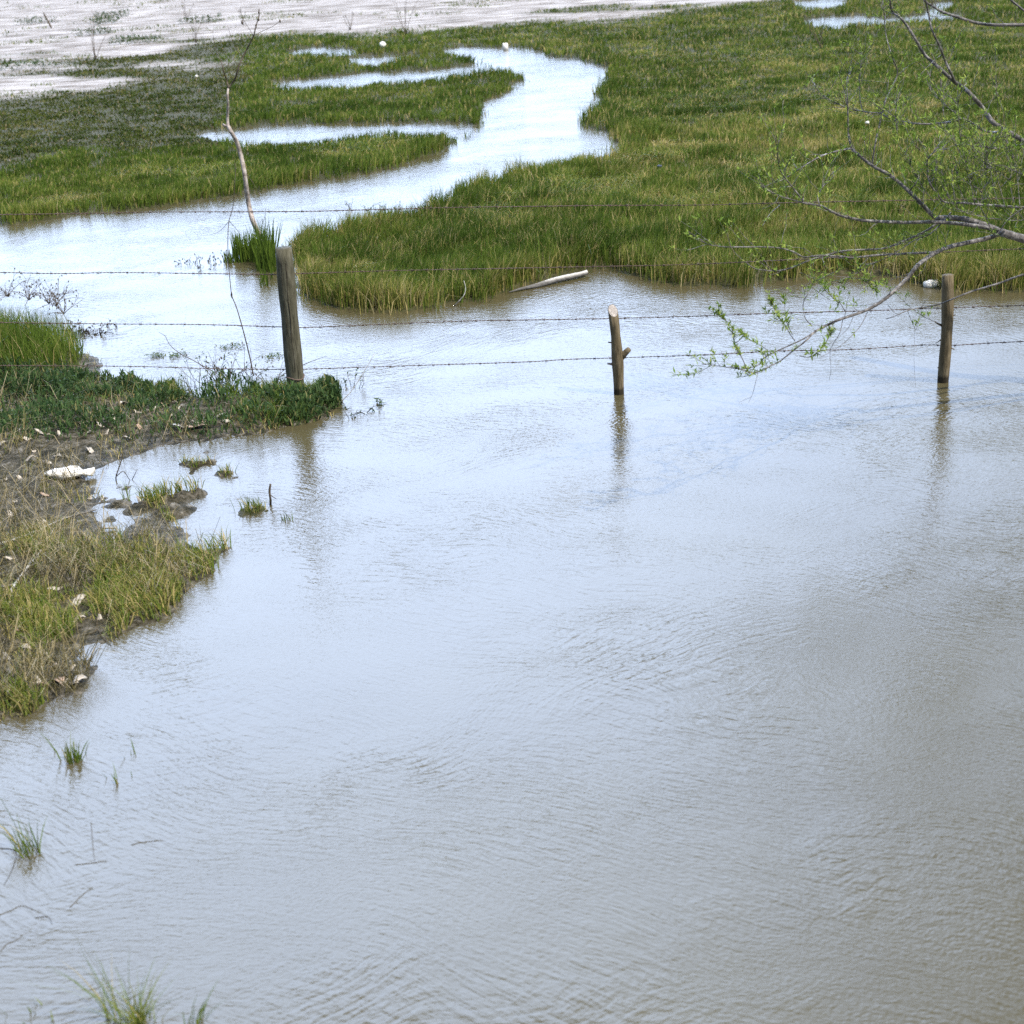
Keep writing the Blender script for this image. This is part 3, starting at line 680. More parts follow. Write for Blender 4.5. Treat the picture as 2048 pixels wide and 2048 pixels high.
WY = 9.9
TR = at_y(2430, 500, WY); troot = (TR[0] + 0.25, TR[1] + 0.35, -0.2)
willow = thing("willow_tree", (troot[0], troot[1], 0), "leaning grey barked willow reaching bare leafing branches over the fence", "tree")
mbt = MB()
forkA = Vector(TR); forkTop = forkA + Vector((-0.05, 0.1, 1.3))
mbt.tube(smooth_path([Vector(troot), Vector(troot) * .5 + forkA * .5 + Vector((.08, 0, 0)), forkA, forkA * .4 + forkTop * .6 + Vector((.06, 0, 0)), forkTop, forkTop + Vector((.1, .2, 1.2))]), [0.11, 0.04], 14, jit=.03)
mbt.build("trunk", M_BARK, willow)

leaf_pts = []
class Limb:
    def __init__(s, mul=2): s.b = MB(); s.l = MB(); s.mul = mul
    def br(s, pts, r0, r1, leaves=0, twigs=0, tw=0.22, k=5):
        path = smooth_path(pts, k); nn = len(path)
        s.b.tube(path, [r0 + (r1 - r0) * (i / (nn - 1)) ** 0.8 for i in range(nn)], 8 if r0 > .008 else 5, jit=.07)
        for _ in range(leaves * s.mul):
            i = random.randint(int(nn * .25), nn - 1); s.leaves_at(path[i], path[min(i + 1, nn - 1)] - path[i - 1], random.randint(1, 3))
        for _ in range(int(twigs * s.mul * 1.5) + (2 if twigs and tw == 0.22 else 0)):
            i = random.randint(int(nn * .2), nn - 2); d = (path[i + 1] - path[i]).normalized()
            s.twig(path[i], d, tw * random.uniform(.5, 1.3))
        return path
    def leaves_at(s, p, d, c):
        d = Vector(d); d = d.normalized() if d.length > 1e-6 else Vector((0, 0, 1))
        for _ in range(c):
            q = (d * random.uniform(.2, 1) + Vector((random.gauss(0, .6), random.gauss(0, .6), random.gauss(.25, .5))))
            s.l.leaf(Vector(p) + Vector((random.gauss(0, .004), random.gauss(0, .004), random.gauss(0, .004))), q, random.uniform(.024, .052), random.uniform(.008, .014), random.random())
    def twig(s, p, d, L, leafy=True):
        q = (d * .6 + Vector((random.gauss(0, .5), random.gauss(0, .4), random.gauss(.35, .45)))).normalized()
        pts = [Vector(p)]; dd = q
        for _ in range(5):
            dd = (dd + Vector((random.gauss(0, .18), random.gauss(0, .18), random.gauss(.05, .15)))).normalized(); pts.append(pts[-1] + dd * L / 5)
        s.b.tube(pts, [.0022, .0009], 4)
        if leafy:
            for i in range(2, 6):
                if random.random() < .75: s.leaves_at(pts[i], pts[i] - pts[i - 1], random.randint(1, 2))
            s.leaves_at(pts[-1], dd, 3)
    def build(s, label=None):
        o = s.b.build("branch", M_BARK, willow)
        if label: o['label'] = label
        f = s.l.build("leaves", M_WILLOW, willow, smooth=False); f.parent = o
        return o

# middle limb and its forks
A = Limb(3)
A.br([forkA] + px_branch([(2230, 520), (2120, 497), (2048, 478), (2003, 465)], WY, WY - .2), .034, .026)
fk = at_y(2003, 465, WY - .2)
A.br([fk] + px_branch([(1981, 455), (1942, 441), (1907, 436), (1876, 436)], WY - .2, WY - .15), .024, .017)
A.br(px_branch([(1885, 440), (1872, 437), (1841, 406), (1815, 380), (1782, 352), (1749, 334), (1722, 314), (1703, 297)], WY - .15, WY + .2), .0150, .0085, 2, 5)
A.br(px_branch([(1703, 297), (1697, 270), (1696, 235), (1695, 200), (1694, 160), (1700, 147), (1708, 134)], WY + .2, WY + .5), .0075, .003, 4, 2)
A.br(px_branch([(1703, 297), (1672, 303), (1639, 314), (1600, 337), (1570, 357), (1549, 366)], WY + .2, WY - .1), .007, .003, 4, 2)
A.br(px_branch([(1744, 330), (1750, 290), (1762, 237), (1770, 205), (1779, 184), (1795, 146), (1783, 110), (1772, 70), (1767, 20), (1764, -30)], WY + .15, WY + .5), .006, .0028, 3, 4)
A.br(px_branch([(1819, 382), (1830, 368), (1838, 354)], WY - .05, WY - .1), .005, .003)
A.br(px_branch([(1985, 457), (1940, 450), (1902, 446), (1860, 444), (1810, 445), (1760, 443), (1727, 441), (1700, 436), (1678, 430), (1658, 420), (1639, 411), (1608, 406), (1606, 398)], WY - .2, WY - .6), .014, .006, 3, 3)
A.br(px_branch([(1606, 400), (1588, 378), (1566, 350), (1558, 330), (1555, 300), (1558, 280)], WY - .6, WY - .7), .005, .0025, 4, 2)
A.br(px_branch([(1566, 347), (1578, 322), (1590, 298)], WY - .65, WY - .6), .004, .002, 2)
A.br(px_branch([(1639, 411), (1636, 392), (1650, 367), (1668, 342)], WY - .55, WY - .4), .004, .002, 3, 1)
A.br(px_branch([(1608, 406), (1570, 395), (1545, 385), (1520, 372)], WY - .6, WY - .8), .004, .002, 5, 2)
A.br(px_branch([(1560, 410), (1540, 428), (1525, 452)], WY - .6, WY - .75), .003, .0018, 2)
A.br(px_branch([(1889, 437), (1870, 450), (1850, 463), (1810, 481), (1771, 496), (1740, 499), (1696, 501), (1665, 507), (1639, 514), (1608, 525), (1582, 536), (1560, 541), (1547, 542), (1525, 540), (1507, 536), (1490, 523)], WY - .15, WY - .9), .0085, .003, 4, 3)
A.br(px_branch([(1902, 425), (1889, 440), (1860, 468), (1828, 481), (1800, 500), (1771, 516), (1735, 533), (1705, 551), (1690, 556)], WY - .15, WY - .6), .005, .0022, 10, 5)
A.build("branch forking up and left across the green meadow")
# low limb, its tip hanging over the pond
Bl = Limb(2)
Bl.br([fk] + px_branch([(1980, 475), (1946, 483), (1902, 493), (1872, 505), (1837, 529), (1815, 556), (1784, 586), (1760, 605), (1731, 621), (1700, 632), (1674, 641), (1650, 652), (1630, 663)], WY - .2, WY - 1.0), .017, .0075, 0, 4)
tipY = WY - 1.0
Bl.br(px_branch([(1630, 663), (1604, 679), (1560, 699), (1545, 706), (1528, 716), (1519, 728), (1505, 734), (1480, 738), (1445, 733), (1425, 730), (1404, 727)], tipY, tipY - .4), .005, .0018, 14, 3, .1)
Bl.br(px_branch([(1630, 663), (1610, 683), (1588, 700), (1560, 722), (1540, 732), (1516, 743), (1500, 745), (1478, 737), (1460, 733)], tipY, tipY - .35), .006, .0024, 16, 2, .1)
Bl.br(px_branch([(1425, 730), (1402, 742), (1390, 748), (1374, 749), (1345, 751)], tipY - .4, tipY - .5), .002, .001, 10)
Bl.br(px_branch([(1372, 709), (1382, 712), (1400, 722), (1410, 728)][::-1], tipY - .4, tipY - .45), .0015, .001, 3)
Bl.br(px_branch([(1493, 738), (1484, 716), (1473, 697), (1466, 670), (1462, 650), (1446, 638), (1430, 620)], tipY - .35, tipY - .3), .0032, .0014, 22, 3, .06)
Bl.br(px_branch([(1544, 707), (1520, 690), (1500, 680), (1480, 664)], tipY - .2, tipY - .1), .0028, .0013, 14)
Bl.br(px_branch([(1590, 682), (1580, 668), (1570, 650), (1556, 632), (1545, 612), (1538, 598)], tipY - .1, tipY + .1), .003, .0013, 16, 3, .07)
Bl.br(px_branch([(1585, 670), (1574, 645), (1569, 612), (1568, 596)], tipY, tipY + .1), .0025, .0012, 9)
Bl.br(px_branch([(1624, 652), (1610, 635), (1606, 610), (1614, 590), (1622, 575), (1632, 562), (1650, 556)], tipY + .1, tipY + .3), .003, .0015, 7, 2)
Bl.br(px_branch([(1599, 712), (1620, 714), (1640, 700), (1655, 680), (1665, 660)], tipY, tipY + .15), .0028, .0012, 16, 2, .06)
Bl.br(px_branch([(1735, 624), (1722, 650), (1705, 670), (1680, 692), (1650, 710), (1640, 714)], WY - .7, tipY), .003, .0013, 1)
Bl.br(px_branch([(1685, 640), (1680, 665), (1665, 690), (1660, 705), (1662, 740), (1658, 760)], tipY + .1, tipY + .2), .0025, .001)
Bl.br(px_branch([(1706, 634), (1697, 655), (1680, 672), (1655, 690)], tipY + .2, tipY + .1), .002, .001)
Bl.br(px_branch([(1516, 745), (1511, 765), (1506, 785), (1497, 806)], tipY - .3, tipY - .35), .002, .0009)
Bl.br(px_branch([(1503, 794), (1490, 799), (1478, 805)], tipY - .34, tipY - .36), .001, .0008)
Bl.br(px_branch([(1515, 745), (1500, 750), (1480, 754)], tipY - .3, tipY - .35), .0015, .001, 6)
Bl.br(px_branch([(1690, 622), (1680, 606), (1668, 598), (1650, 580), (1645, 568), (1635, 560)], tipY + .2, tipY + .4), .003, .0014, 10, 3, .08)
Bl.br(px_branch([(1600, 545), (1625, 556), (1645, 566), (1670, 566), (1700, 557), (1725, 560), (1745, 575), (1757, 586)], tipY + .4, WY - .5), .0022, .0016, 26, 4, .08)
Bl.br(px_branch([(1872, 505), (1841, 506), (1800, 508), (1757, 510), (1730, 513), (1705, 516), (1685, 513), (1665, 512), (1640, 511), (1608, 514), (1586, 503), (1551, 495), (1500, 494), (1455, 494), (1435, 492), (1415, 488), (1395, 475), (1376, 463)], WY - .3, WY - .9), .0085, .0024, 8, 5)
Bl.br(px_branch([(1660, 600), (1610, 570), (1560, 580), (1540, 585)], tipY + .3, tipY + .3), .0018, .001, 1)
Bl.build("low branch drooping to a leafy tip above the pond")
# limb below, crossing behind the slim post
Cl = Limb(1)
Cl.br([forkA * .8 + Vector(troot) * .2] + px_branch([(2250, 520), (2140, 528), (2048, 549), (2000, 566), (1946, 582), (1910, 596), (1880, 608), (1840, 616), (1815, 621), (1790, 632), (1772, 638)], WY - .2, WY - .5), .010, .0022, 1, 0)
Cl.br(px_branch([(1880, 648), (1862, 640), (1845, 632), (1825, 618), (1805, 600), (1790, 585), (1776, 572)], WY - .35, WY - .4), .0022, .0012, 12, 2, .06)
Cl.br(px_branch([(1843, 614), (1850, 603), (1862, 590)], WY - .4, WY - .4), .002, .001)
Cl.br(px_branch([(1815, 620), (1822, 640), (1832, 660), (1835, 650), (1846, 628)], WY - .4, WY - .4), .0018, .001, 8)
Cl.br(px_branch([(1830, 655), (1829, 680), (1828, 710), (1829, 745), (1831, 775)], WY - .42, WY - .45), .0011, .0008)
Cl.br(px_branch([(1776, 610), (1788, 625), (1800, 630)], WY - .4, WY - .4), .002, .0012)
Cl.build("thin branch crossing the slim post")
# upper limbs
D = Limb(3)
D.br([forkTop * .6 + forkA * .4] + px_branch([(2200, 350), (2120, 315), (2048, 281), (1990, 248), (1966, 217), (1942, 189), (1925, 174), (1907, 162), (1880, 137), (1850, 110), (1830, 77), (1815, 53), (1800, 35), (1784, 22), (1779, -5), (1770, -40)], WY, WY + .3), .021, .005, 1, 5)
D.br(px_branch([(1910, 164), (1899, 140), (1889, 118), (1878, 90), (1863, 57), (1857, 25), (1850, -5), (1846, -40)], WY + .1, WY - .1), .009, .005, 1, 3)
D.br(px_branch([(2002, 263), (1985, 265), (1964, 259), (1945, 247), (1924, 237), (1905, 243), (1885, 246), (1850, 248), (1823, 246), (1800, 242), (1779, 237), (1762, 227), (1740, 225), (1722, 222), (1700, 218), (1683, 211), (1660, 200), (1643, 189), (1632, 175), (1626, 160)], WY, WY + .5), .0085, .0026, 4, 8)
D.br(px_branch([(1924, 237), (1900, 218), (1880, 200), (1862, 182), (1860, 150)], WY + .1, WY + .3), .004, .002, 3, 2)
D.br(px_branch([(1725, 222), (1720, 195), (1719, 160), (1724, 120), (1722, 95)], WY + .4, WY + .6), .004, .002, 3, 2)
D.br([forkTop * .7 + forkA * .3] + px_branch([(2250, 300), (2130, 285), (2048, 289), (2018, 295), (1990, 297), (1970, 294), (1951, 290), (1940, 282), (1930, 272)], WY - .2, WY - .3), .009, .003, 5, 5)
D.build("tall grey branch climbing to the top of the picture")
E = Limb()
E.br([forkTop] + px_branch([(2250, 80), (2140, 55), (2048, 50), (1990, 50), (1955, 46), (1924, 37), (1885, 24), (1865, 12), (1850, 2), (1830, -25)], WY, WY + .2), .013, .007, 1, 4)
E.build("uppermost pale branch")
E = Limb()
E.br([forkTop] + px_branch([(2180, 110), (2100, 60), (2040, 15), (2012, -10), (1990, -40)], WY, WY), .009, .006, 0, 0)
E.build("short branch cutting the top right corner")
Fl = Limb(3)
Fl.br([forkA * .9 + forkTop * .1] + px_branch([(2250, 435), (2120, 421), (2048, 415), (1968, 410), (1930, 406), (1889, 404), (1875, 388), (1863, 373), (1856, 353), (1854, 334), (1856, 318), (1866, 306), (1880, 300), (1898, 298)], WY - .4, WY - .6), .010, .003, 4, 5)
Fl.br(px_branch([(1856, 335), (1868, 322), (1876, 312)], WY - .6, WY - .6), .003, .0015, 3)
Fl.br(px_branch([(2048, 415), (2015, 440), (1990, 470), (1972, 435), (1955, 400), (1940, 350), (1925, 300), (1918, 250), (1915, 180)], WY - .3, WY - .5), .004, .002, 9, 4)
Fl.br([at_y(2120, 421, WY - .42)] + px_branch([(2048, 440), (1990, 437), (1930, 425), (1900, 400), (1880, 360)], WY - .5, WY - .7), .003, .0015, 8, 5)
Fl.br([at_y(2120, 421, WY - .42)] + px_branch([(2060, 360), (2000, 330), (1975, 345), (1972, 300)], WY - .5, WY - .6), .003, .0015, 8, 5)
Fl.br(px_branch([(1870, 405), (1850, 380), (1815, 320), (1795, 280), (1790, 200)], WY - .5, WY - .4), .0025, .0013, 8, 4)
for (a, b, c, d_) in (((1968, 410), (1962, 370), (1975, 330), (1968, 280)), ((1930, 406), (1915, 360), (1920, 310), (1905, 270)), ((2030, 414), (2020, 360), (2035, 310), (2015, 250)), ((1900, 404), (1880, 340), (1830, 290), (1800, 230)),
                      ((2010, 413), (1990, 350), (1945, 300), (1935, 230)), ((2040, 415), (2030, 330), (2000, 240), (1990, 150)), ((1950, 408), (1930, 330), (1890, 240), (1880, 160))):
    Fl.br(px_branch([a, b, c, d_], WY - .5, WY - .2), .0028, .0012, 5, 3)
Fl.build("branch curling up in a hook")

# ------------------------------------------------------------------ bare sapling beyond the thick post
sb = at(530, 507, 0.02)
sap = thing("bare_sapling", (sb[0], sb[1], 0), "pale crooked bare sapling growing from the reed clump in the stream", "tree")
def sp(pts): return [facing(x, y, (0, sb[1] + 0.04 * math.sin(i * 1.7), 0)) for i, (x, y) in enumerate(pts)]
mb = MB(); mb.tube(smooth_path([Vector(sb) + Vector((0, 0, -.1))] + [Vector(q) for q in sp([(529, 500), (522, 478), (514, 460), (506, 442), (500, 420), (496, 400), (492, 370), (488, 340), (482, 312), (474, 285), (462, 263), (455, 250)])], 5),
                   [.030, .020], 10, jit=.06)
mb.tube(smooth_path([Vector(q) for q in sp([(456, 254), (455, 236), (456, 210), (455, 190), (457, 174)])], 5), [.017, .011], 8, jit=.05)
mb.tube(smooth_path([Vector(q) for q in sp([(452, 252), (446, 249)])], 3), [.014, .011], 7)
mb.build("trunk", M_SAPLING, sap)
mb = MB()
mb.tube(smooth_path([Vector(q) for q in sp([(457, 176), (453, 160), (449, 148), (445, 134), (443, 122)])], 4), [.009, .004], 6)
mb.tube(smooth_path([Vector(q) for q in sp([(457, 176), (465, 165), (471, 155), (478, 132), (486, 113), (497, 92), (507, 72), (512, 52), (518, 32), (518, 18)])], 4), [.010, .005], 6)
mb.tube(smooth_path([Vector(q) for q in sp([(507, 72), (525, 62), (545, 53), (560, 42)])], 4), [.004, .002], 4)
mb.tube(smooth_path([Vector(q) for q in sp([(507, 72), (500, 60), (490, 45), (484, 28)])], 4), [.004, .002], 4)
for (a, b, c) in (((478, 132), (462, 110), (460, 70)), ((443, 122), (430, 95), (425, 60)), ((450, 150), (440, 120), (410, 95)), ((486, 113), (470, 95), (455, 52)), ((488, 340), (510, 372), (525, 400)), ((516, 465), (528, 440), (532, 415))):
    if a[1] > 300: mb.build("branch", M_TWIG, sap); mb = MB()
    mb.tube(smooth_path([Vector(q) for q in sp([a, b, c])], 4), [.0035, .0015], 4)
mb.build("branch", M_TWIG, sap); mb = MB()
for (bx, by) in ((518, 25), (517, 38), (512, 52), (484, 45), (560, 42)):
    q = facing(bx, by, (0, sb[1], 0)); mb = MB(); mb.tube([q - np.array([0, 0, .02]), q, q + np.array([.0, 0, .02])], [.004, .011, .003], 5)
    mb.build("bud", M_TWIG, sap)

# tall dry stem with a forked head hanging against the stream
db = at(507, 745, 0.10)
stem = thing("withered_plant", (db[0], db[1], db[2]), "tall thin dry stem rising from the weeds left of the thick post", "dead plant")
def dp(pts): return [Vector(facing(x, y, (0, db[1] + 0.02 * math.sin(i * 1.3), 0))) for i, (x, y) in enumerate(pts)]
mb = MB()
mb.tube(smooth_path(dp([(507, 752), (502, 725), (495, 695), (490, 675), (482, 645), (473, 615), (466, 598), (463, 590)]), 4), [.0058, .004], 6)
mb.tube(smooth_path(dp([(463, 590), (460, 560), (458, 535), (456, 505), (456, 470), (458, 442), (463, 425), (467, 405), (469, 375), (471, 345), (470, 326)]), 4), [.0036, .0024], 5)
mb.tube(dp([(464, 596), (463, 590), (463, 584)]), [.004, .009, .004], 6)
mb.tube(smooth_path(dp([(458, 442), (440, 462), (420, 470)]), 4), [.0024, .001], 4)
mb.tube(smooth_path(dp([(458, 442), (470, 455), (482, 470)]), 4), [.0024, .001], 4)
mb.build("stalk", M_TWIG, stem)

# ------------------------------------------------------------------ plants one can count
def brush(name, spots, hgt, spread, nst, label, cat, mat=M_TWIG, seeds=0.6, leafmat=None, z=None, droop=0.0, group=None, head=0.012):
    if group is None and len(spots) > 1: group = label
    for sx, sy in spots:
        c = at(sx, sy, 0.03); z0 = max(gz(c), -0.02) if z is None else z
        root = thing(name, (c[0], c[1], z0), label, cat, group)
        mb, ml = MB(), MB(); g = c; zz = max(gz(g), -0.03) if z is None else z
        for _ in range(nst):
            p = Vector((g[0] + random.gauss(0, .004), g[1] + random.gauss(0, .004), zz - .03)); d = Vector((random.gauss(0, .3 + spread * 1.6), random.gauss(0, .3 + spread * 1.6), 1)).normalized()
            L = hgt * random.uniform(.5, 1.2); pts = [p]
            for k in range(6):
                d = (d + Vector((random.gauss(0, .22), random.gauss(0, .22), random.gauss(-droop, .12)))).normalized(); pts.append(pts[-1] + d * L / 6)
            mb.tube(pts, [.0032, .0014], 4)
            for k in range(2, 7):
                if random.random() < .6:
                    q = (d + Vector((random.gauss(0, .8), random.gauss(0, .8), random.gauss(0, .5)))).normalized(); e = pts[k] + q * L * random.uniform(.1, .3)
                    mb.tube([pts[k], (pts[k] + e) / 2 + Vector((0, 0, .01)), e], [.0016, .0009], 3)
                    if random.random() < seeds:
                        if leafmat: 
                            for _ in range(3): ml.leaf(e, Vector((random.gauss(0, 1), random.gauss(0, 1), random.gauss(.3, .6))), random.uniform(.02, .05), random.uniform(.008, .016), random.random() * .7)
                        else: mb.tube([e - Vector((0, 0, head)), e, e + Vector((0, 0, head))], [.001, head * .55, .001], 5)
        mb.build("stems", mat, root)
        if ml.v: ml.build("leaves", leafmat, root, smooth=False)

def tuft(name, x, y, n, hpx, label, group=None, spread=0.05, tint=(0.1, 0.6), w=0.0028, leanx=-0.2, z=0.0, mound=0.0, cat="grass tuft", lean=0.3):
    c = at(x, y, z)
    D = np.linalg.norm(c - C0); hm = hpx / (FPX / D * math.cos(math.radians(22)))
    root = thing(name, (c[0], c[1], z), label, cat, group)
    mb = MB()
    for _ in range(n):
        p = Vector(c) + Vector((random.gauss(0, spread * .5), random.gauss(0, spread * .5), -.03))
        L = hm * random.uniform(.35, 1.05)
        tip = p + Vector((random.gauss(leanx, lean) * L, random.gauss(0, lean) * L, L * random.uniform(.75, 1.0) + .03))
        mb.blade(p, tip, w * random.uniform(.6, 1.3), 0.3, random.uniform(*tint) if random.random() > .12 else random.uniform(.8, 1))
    mb.build("blades", M_GRASS, root, smooth=False)
    if mound:
        mm = MB(); base = Vector((c[0], c[1], z)); sg = 14
        mm.v.append(base + Vector((0, 0, mound * .25))); mm.t.append(.5)
        for rg, (rf, hf) in enumerate(((.5, .2), (.85, .08), (1.15, -.08))):
            for k in range(sg):
                a = 2 * math.pi * k / sg; rr = mound * rf * random.uniform(.75, 1.25)
                mm.v.append(base + Vector((math.cos(a) * rr * 1.5, math.sin(a) * rr * .8, mound * hf * random.uniform(.6, 1.3)))); mm.t.append(.5)
        for k in range(sg): mm.f.append((0, 1 + k, 1 + (k + 1) % sg))
        for rg in range(2):
            for k in range(sg): a = 1 + rg * sg; mm.f.append((a + k, a + sg + k, a + sg + (k + 1) % sg, a + (k + 1) % sg))
        mm.build("mud_base", M_MUD, root)
    return root
M_MUD = plain("wet_mud", (0.05, 0.045, 0.028), (0.12, 0.11, 0.07), 0.7, 18)

# reed clump at the sapling's foot
c = at(500, 520, 0.0); reed = thing("reed_clump", (c[0], c[1], 0), "dark green reed clump in the stream behind the thick post", "reeds")
mb = MB()
for (x0, x1, y0, y1, k, hp) in ((470, 512, 512, 526, 170, 48), (512, 552, 514, 545, 200, 70), (448, 470, 520, 528, 24, 22), (520, 548, 545, 575, 26, 30)):
    for _ in range(k):
        p = Vector(at(random.uniform(x0, x1), random.uniform(y0, y1))); D = (p - Vector(C0)).length; L = hp * D / FPX * random.uniform(.6, 1.25)
        mb.blade(p - Vector((0, 0, .04)), p + Vector((random.gauss(.02, .16) * L, random.gauss(0, .15) * L, L)), random.uniform(.004, .0075), .15, random.uniform(0, .38))
mb.build("blades", M_GRASS, reed, smooth=False)
brush("water_weed", [(430, 515), (442, 518), (418, 516), (452, 516), (395, 520), (384, 522), (365, 522), (405, 535)], 0.15, 0.1, 3, "brown stalked water weed left of the reed clump", "weed", seeds=.7, z=0.0)
brush("dead_brush", [(60, 612), (100, 620), (115, 625), (20, 605), (130, 640)], 0.26, 0.18, 13, "dark dead brush behind the tall grass clump at the pond edge", "brush", seeds=.55, droop=.12, z=0.12)
brush("drowned_brush", [(140, 655), (160, 660), (172, 662), (200, 662), (150, 668)], 0.13, 0.14, 16, "low dark drowned brush at the right end of the tall grass clump", "brush", seeds=.6, droop=.2, z=0.0)
brush("wisp_weed", [(190, 655), (215, 648), (235, 648)], 0.10, 0.06, 2, "sparse wisp of weed in the water beside the drowned brush", "weed", seeds=.4, z=0.0)
brush("bramble", [(400, 775), (420, 765), (440, 757), (470, 755), (495, 752), (530, 760), (455, 765), (385, 780), (550, 768)], 0.30, 0.14, 5, "leggy bramble with dark leaves in the weeds left of the thick post", "bramble", seeds=.5, leafmat=M_WEED, droop=.05)
brush("seedhead_weed", [(462, 752), (478, 752), (440, 760)], 0.36, 0.06, 5, "dry weed with tangled seed heads beside the tall thin stem", "weed", seeds=.8)
brush("bank_weed", [(215, 760), (235, 765), (260, 778), (290, 780), (320, 785), (205, 750)], 0.14, 0.08, 3, "leafy weed at the small inlet beside the tall grass clump", "weed", seeds=.6, leafmat=M_WEED)
brush("trailing_weed", [(650, 815), (690, 810), (700, 830), (730, 820), (670, 800), (640, 845)], 0.13, 0.16, 4, "straggling weed trailing into the water right of the thick post", "weed", seeds=.55, leafmat=M_WEED, droop=.28, z=0.01)
brush("leafy_sprig", [(758, 800)], 0.10, 0.03, 4, "lone leafy sprig standing in the pond right of the thick post", "sprig", seeds=.8, leafmat=M_WEED, z=0.0)
brush("standing_weed", [(690, 760), (705, 765), (715, 770)], 0.12, 0.05, 2, "upright weed in the water behind the pale slanting twig", "weed", seeds=.5, leafmat=M_WEED, z=0.0)
brush("fringe_weed", [(700, 412), (735, 420), (760, 420), (800, 418), (860, 405), (880, 398), (915, 385)], 0.14, 0.15, 4, "thin weed in the fringe along the back edge of the grassy spit", "weed", mat=M_TWIG, seeds=.35, leafmat=M_WEED, z=0.02)
for (x, y, n, h, lab, kw) in (
    (392, 932, 26, 22, "small muddy hummock with a green tuft in the shallow pool", dict(leanx=0)),
    (455, 950, 30, 26, "muddy hummock with splayed blades right of the other pool hummock", dict(leanx=.1)),
    (508, 1020, 60, 36, "ragged tuft round the dark upright stick in the pond", dict(spread=.07)),
    (575, 1040, 16, 24, "thin sprig tuft right of the dark upright stick", dict(spread=.03)),
    (148, 1520, 45, 50, "bushy tuft with two long blades in the pond below the bank", dict(spread=.04, leanx=0.05)),
    (128, 1510, 2, 85, "single pair of long green blades leaning left", dict(leanx=-.55, lean=.08)),
    (238, 1560, 7, 34, "short pair of green shoots in the pond right of the bushy tuft", dict()),
    (258, 1508, 4, 26, "tiny twin shoots farther out in the pond", dict()),
    (62, 1705, 38, 75, "blurred tuft of green blades near the pond's left edge", dict(spread=.05)),
    (42, 1690, 5, 160, "long thin blades leaning left out of the blurred tuft", dict(leanx=-.5, lean=.12, w=.0018)),
    (275, 2046, 100, 100, "broad soft tuft of grass at the very bottom", dict(spread=.05, w=.002, lean=.75, tint=(.3, .7))),
    (235, 2030, 16, 190, "tall thin stalks rising from the broad bottom tuft", dict(leanx=-.45, lean=.22, spread=.05, w=.0018)),
    (60, 2046, 22, 30, "low blurred grass at the bottom corner", dict(spread=.2)),
    (390, 2046, 16, 80, "few short stalks right of the broad bottom tuft", dict(leanx=.5, spread=.03)),
    (262, 768, 12, 40, "upright green tuft in the small inlet between grass clump and post", dict(leanx=0, spread=.03)),
    (350, 785, 60, 46, "upright dark green tuft on the waterline left of the thick post", dict(leanx=0, spread=.12, z=0.03))):
    tuft("grass_tuft", x, y, n, h, lab, **kw)

def twig_thing(name, label, cat, paths, mat, z=0.0, upright=False, base=None):
    c = Vector(at(*paths[0][0][0], z)); root = thing(name, (c.x, c.y, z), label, cat)
    mb = MB()
    for pts, r0, r1 in paths:
        if upright: P = [Vector(facing(x, y, base)) for x, y in pts]
        else:
            P = []
            for x, y in pts:
                g = at(x, y, z); P.append(Vector((g[0], g[1], max(gz(g), 0.0) + r0 * .9)))
        mb.tube(smooth_path(P, 4), [r0, r1], 6, jit=.08)
    mb.build("stick" if cat == "stick" else "twig", mat, root)
    return root
b = at(232, 962, 0.0)
twig_thing("dark_twig", "dark forked dead twig standing in the shallow pool by the white bag", "twig", [([(234, 972), (232, 955), (238, 935), (243, 920), (245, 905)], .005, .003), ([(233, 952), (247, 943), (258, 958), (265, 962)], .003, .002),
           ([(264, 960), (270, 948), (275, 938)], .003, .0015), ([(265, 960), (256, 970)], .003, .002)], M_TWIG, upright=True, base=b)
b = at(541, 1010, 0.0)
twig_thing("upright_stick", "short dark broken stick standing upright in the pond", "stick", [([(541, 1015), (541, 998), (539, 983), (541, 968)], .0085, .007), ([(541, 990), (548, 995), (553, 998)], .003, .002)], M_TWIG, upright=True, base=b)
b = at(690, 805, 0.02)
twig_thing("pale_twig", "pale slanting dry twig stuck in the weeds right of the thick post", "twig", [([(668, 815), (690, 796), (708, 775), (730, 740), (749, 708)], .0045, .002)], M_DRIFT, upright=True, base=b)
b = at(620, 735, 0.1)
twig_thing("arching_twig", "thin arching twig just right of the thick post above the lowest wire", "twig", [([(606, 730), (625, 722), (642, 716), (655, 712)], .003, .0015)], M_TWIG, upright=True, base=b)
b = at(420, 735, 0.08)
twig_thing("bare_stalk", "long bare stalk slanting left over the water above the bramble", "twig", [([(430, 745), (408, 733), (385, 720), (360, 707), (340, 690), (330, 672), (318, 665)], .0042, .0016)], M_TWIG, upright=True, base=b)
b = at(908, 612, 0.0)
twig_thing("bent_stick", "small pale bent stick at the spit's front edge", "stick", [([(908, 612), (920, 600), (929, 588), (931, 575), (928, 562)], .006, .003)], M_DRIFT, upright=True, base=b)
twig_thing("fallen_branch", "long grey fallen branch lying across the near bank", "branch", [([(-60, 1105), (0, 1087), (60, 1066), (130, 1030), (190, 1005)], .010, .005)], M_DRIFT, z=.06)
twig_thing("forked_branch", "pale forked branch lying on the matted bank grass", "branch", [([(14, 1180), (30, 1155), (55, 1120), (78, 1086), (105, 1040)], .010, .004), ([(-40, 1158), (0, 1156), (28, 1157)], .006, .005)], M_DRIFT, z=.10)
twig_thing("white_stick", "short whitish stick on the bank's lower edge", "stick", [([(10, 1394), (22, 1398), (38, 1396), (52, 1392)], .006, .004)], M_DRIFT, z=.06)
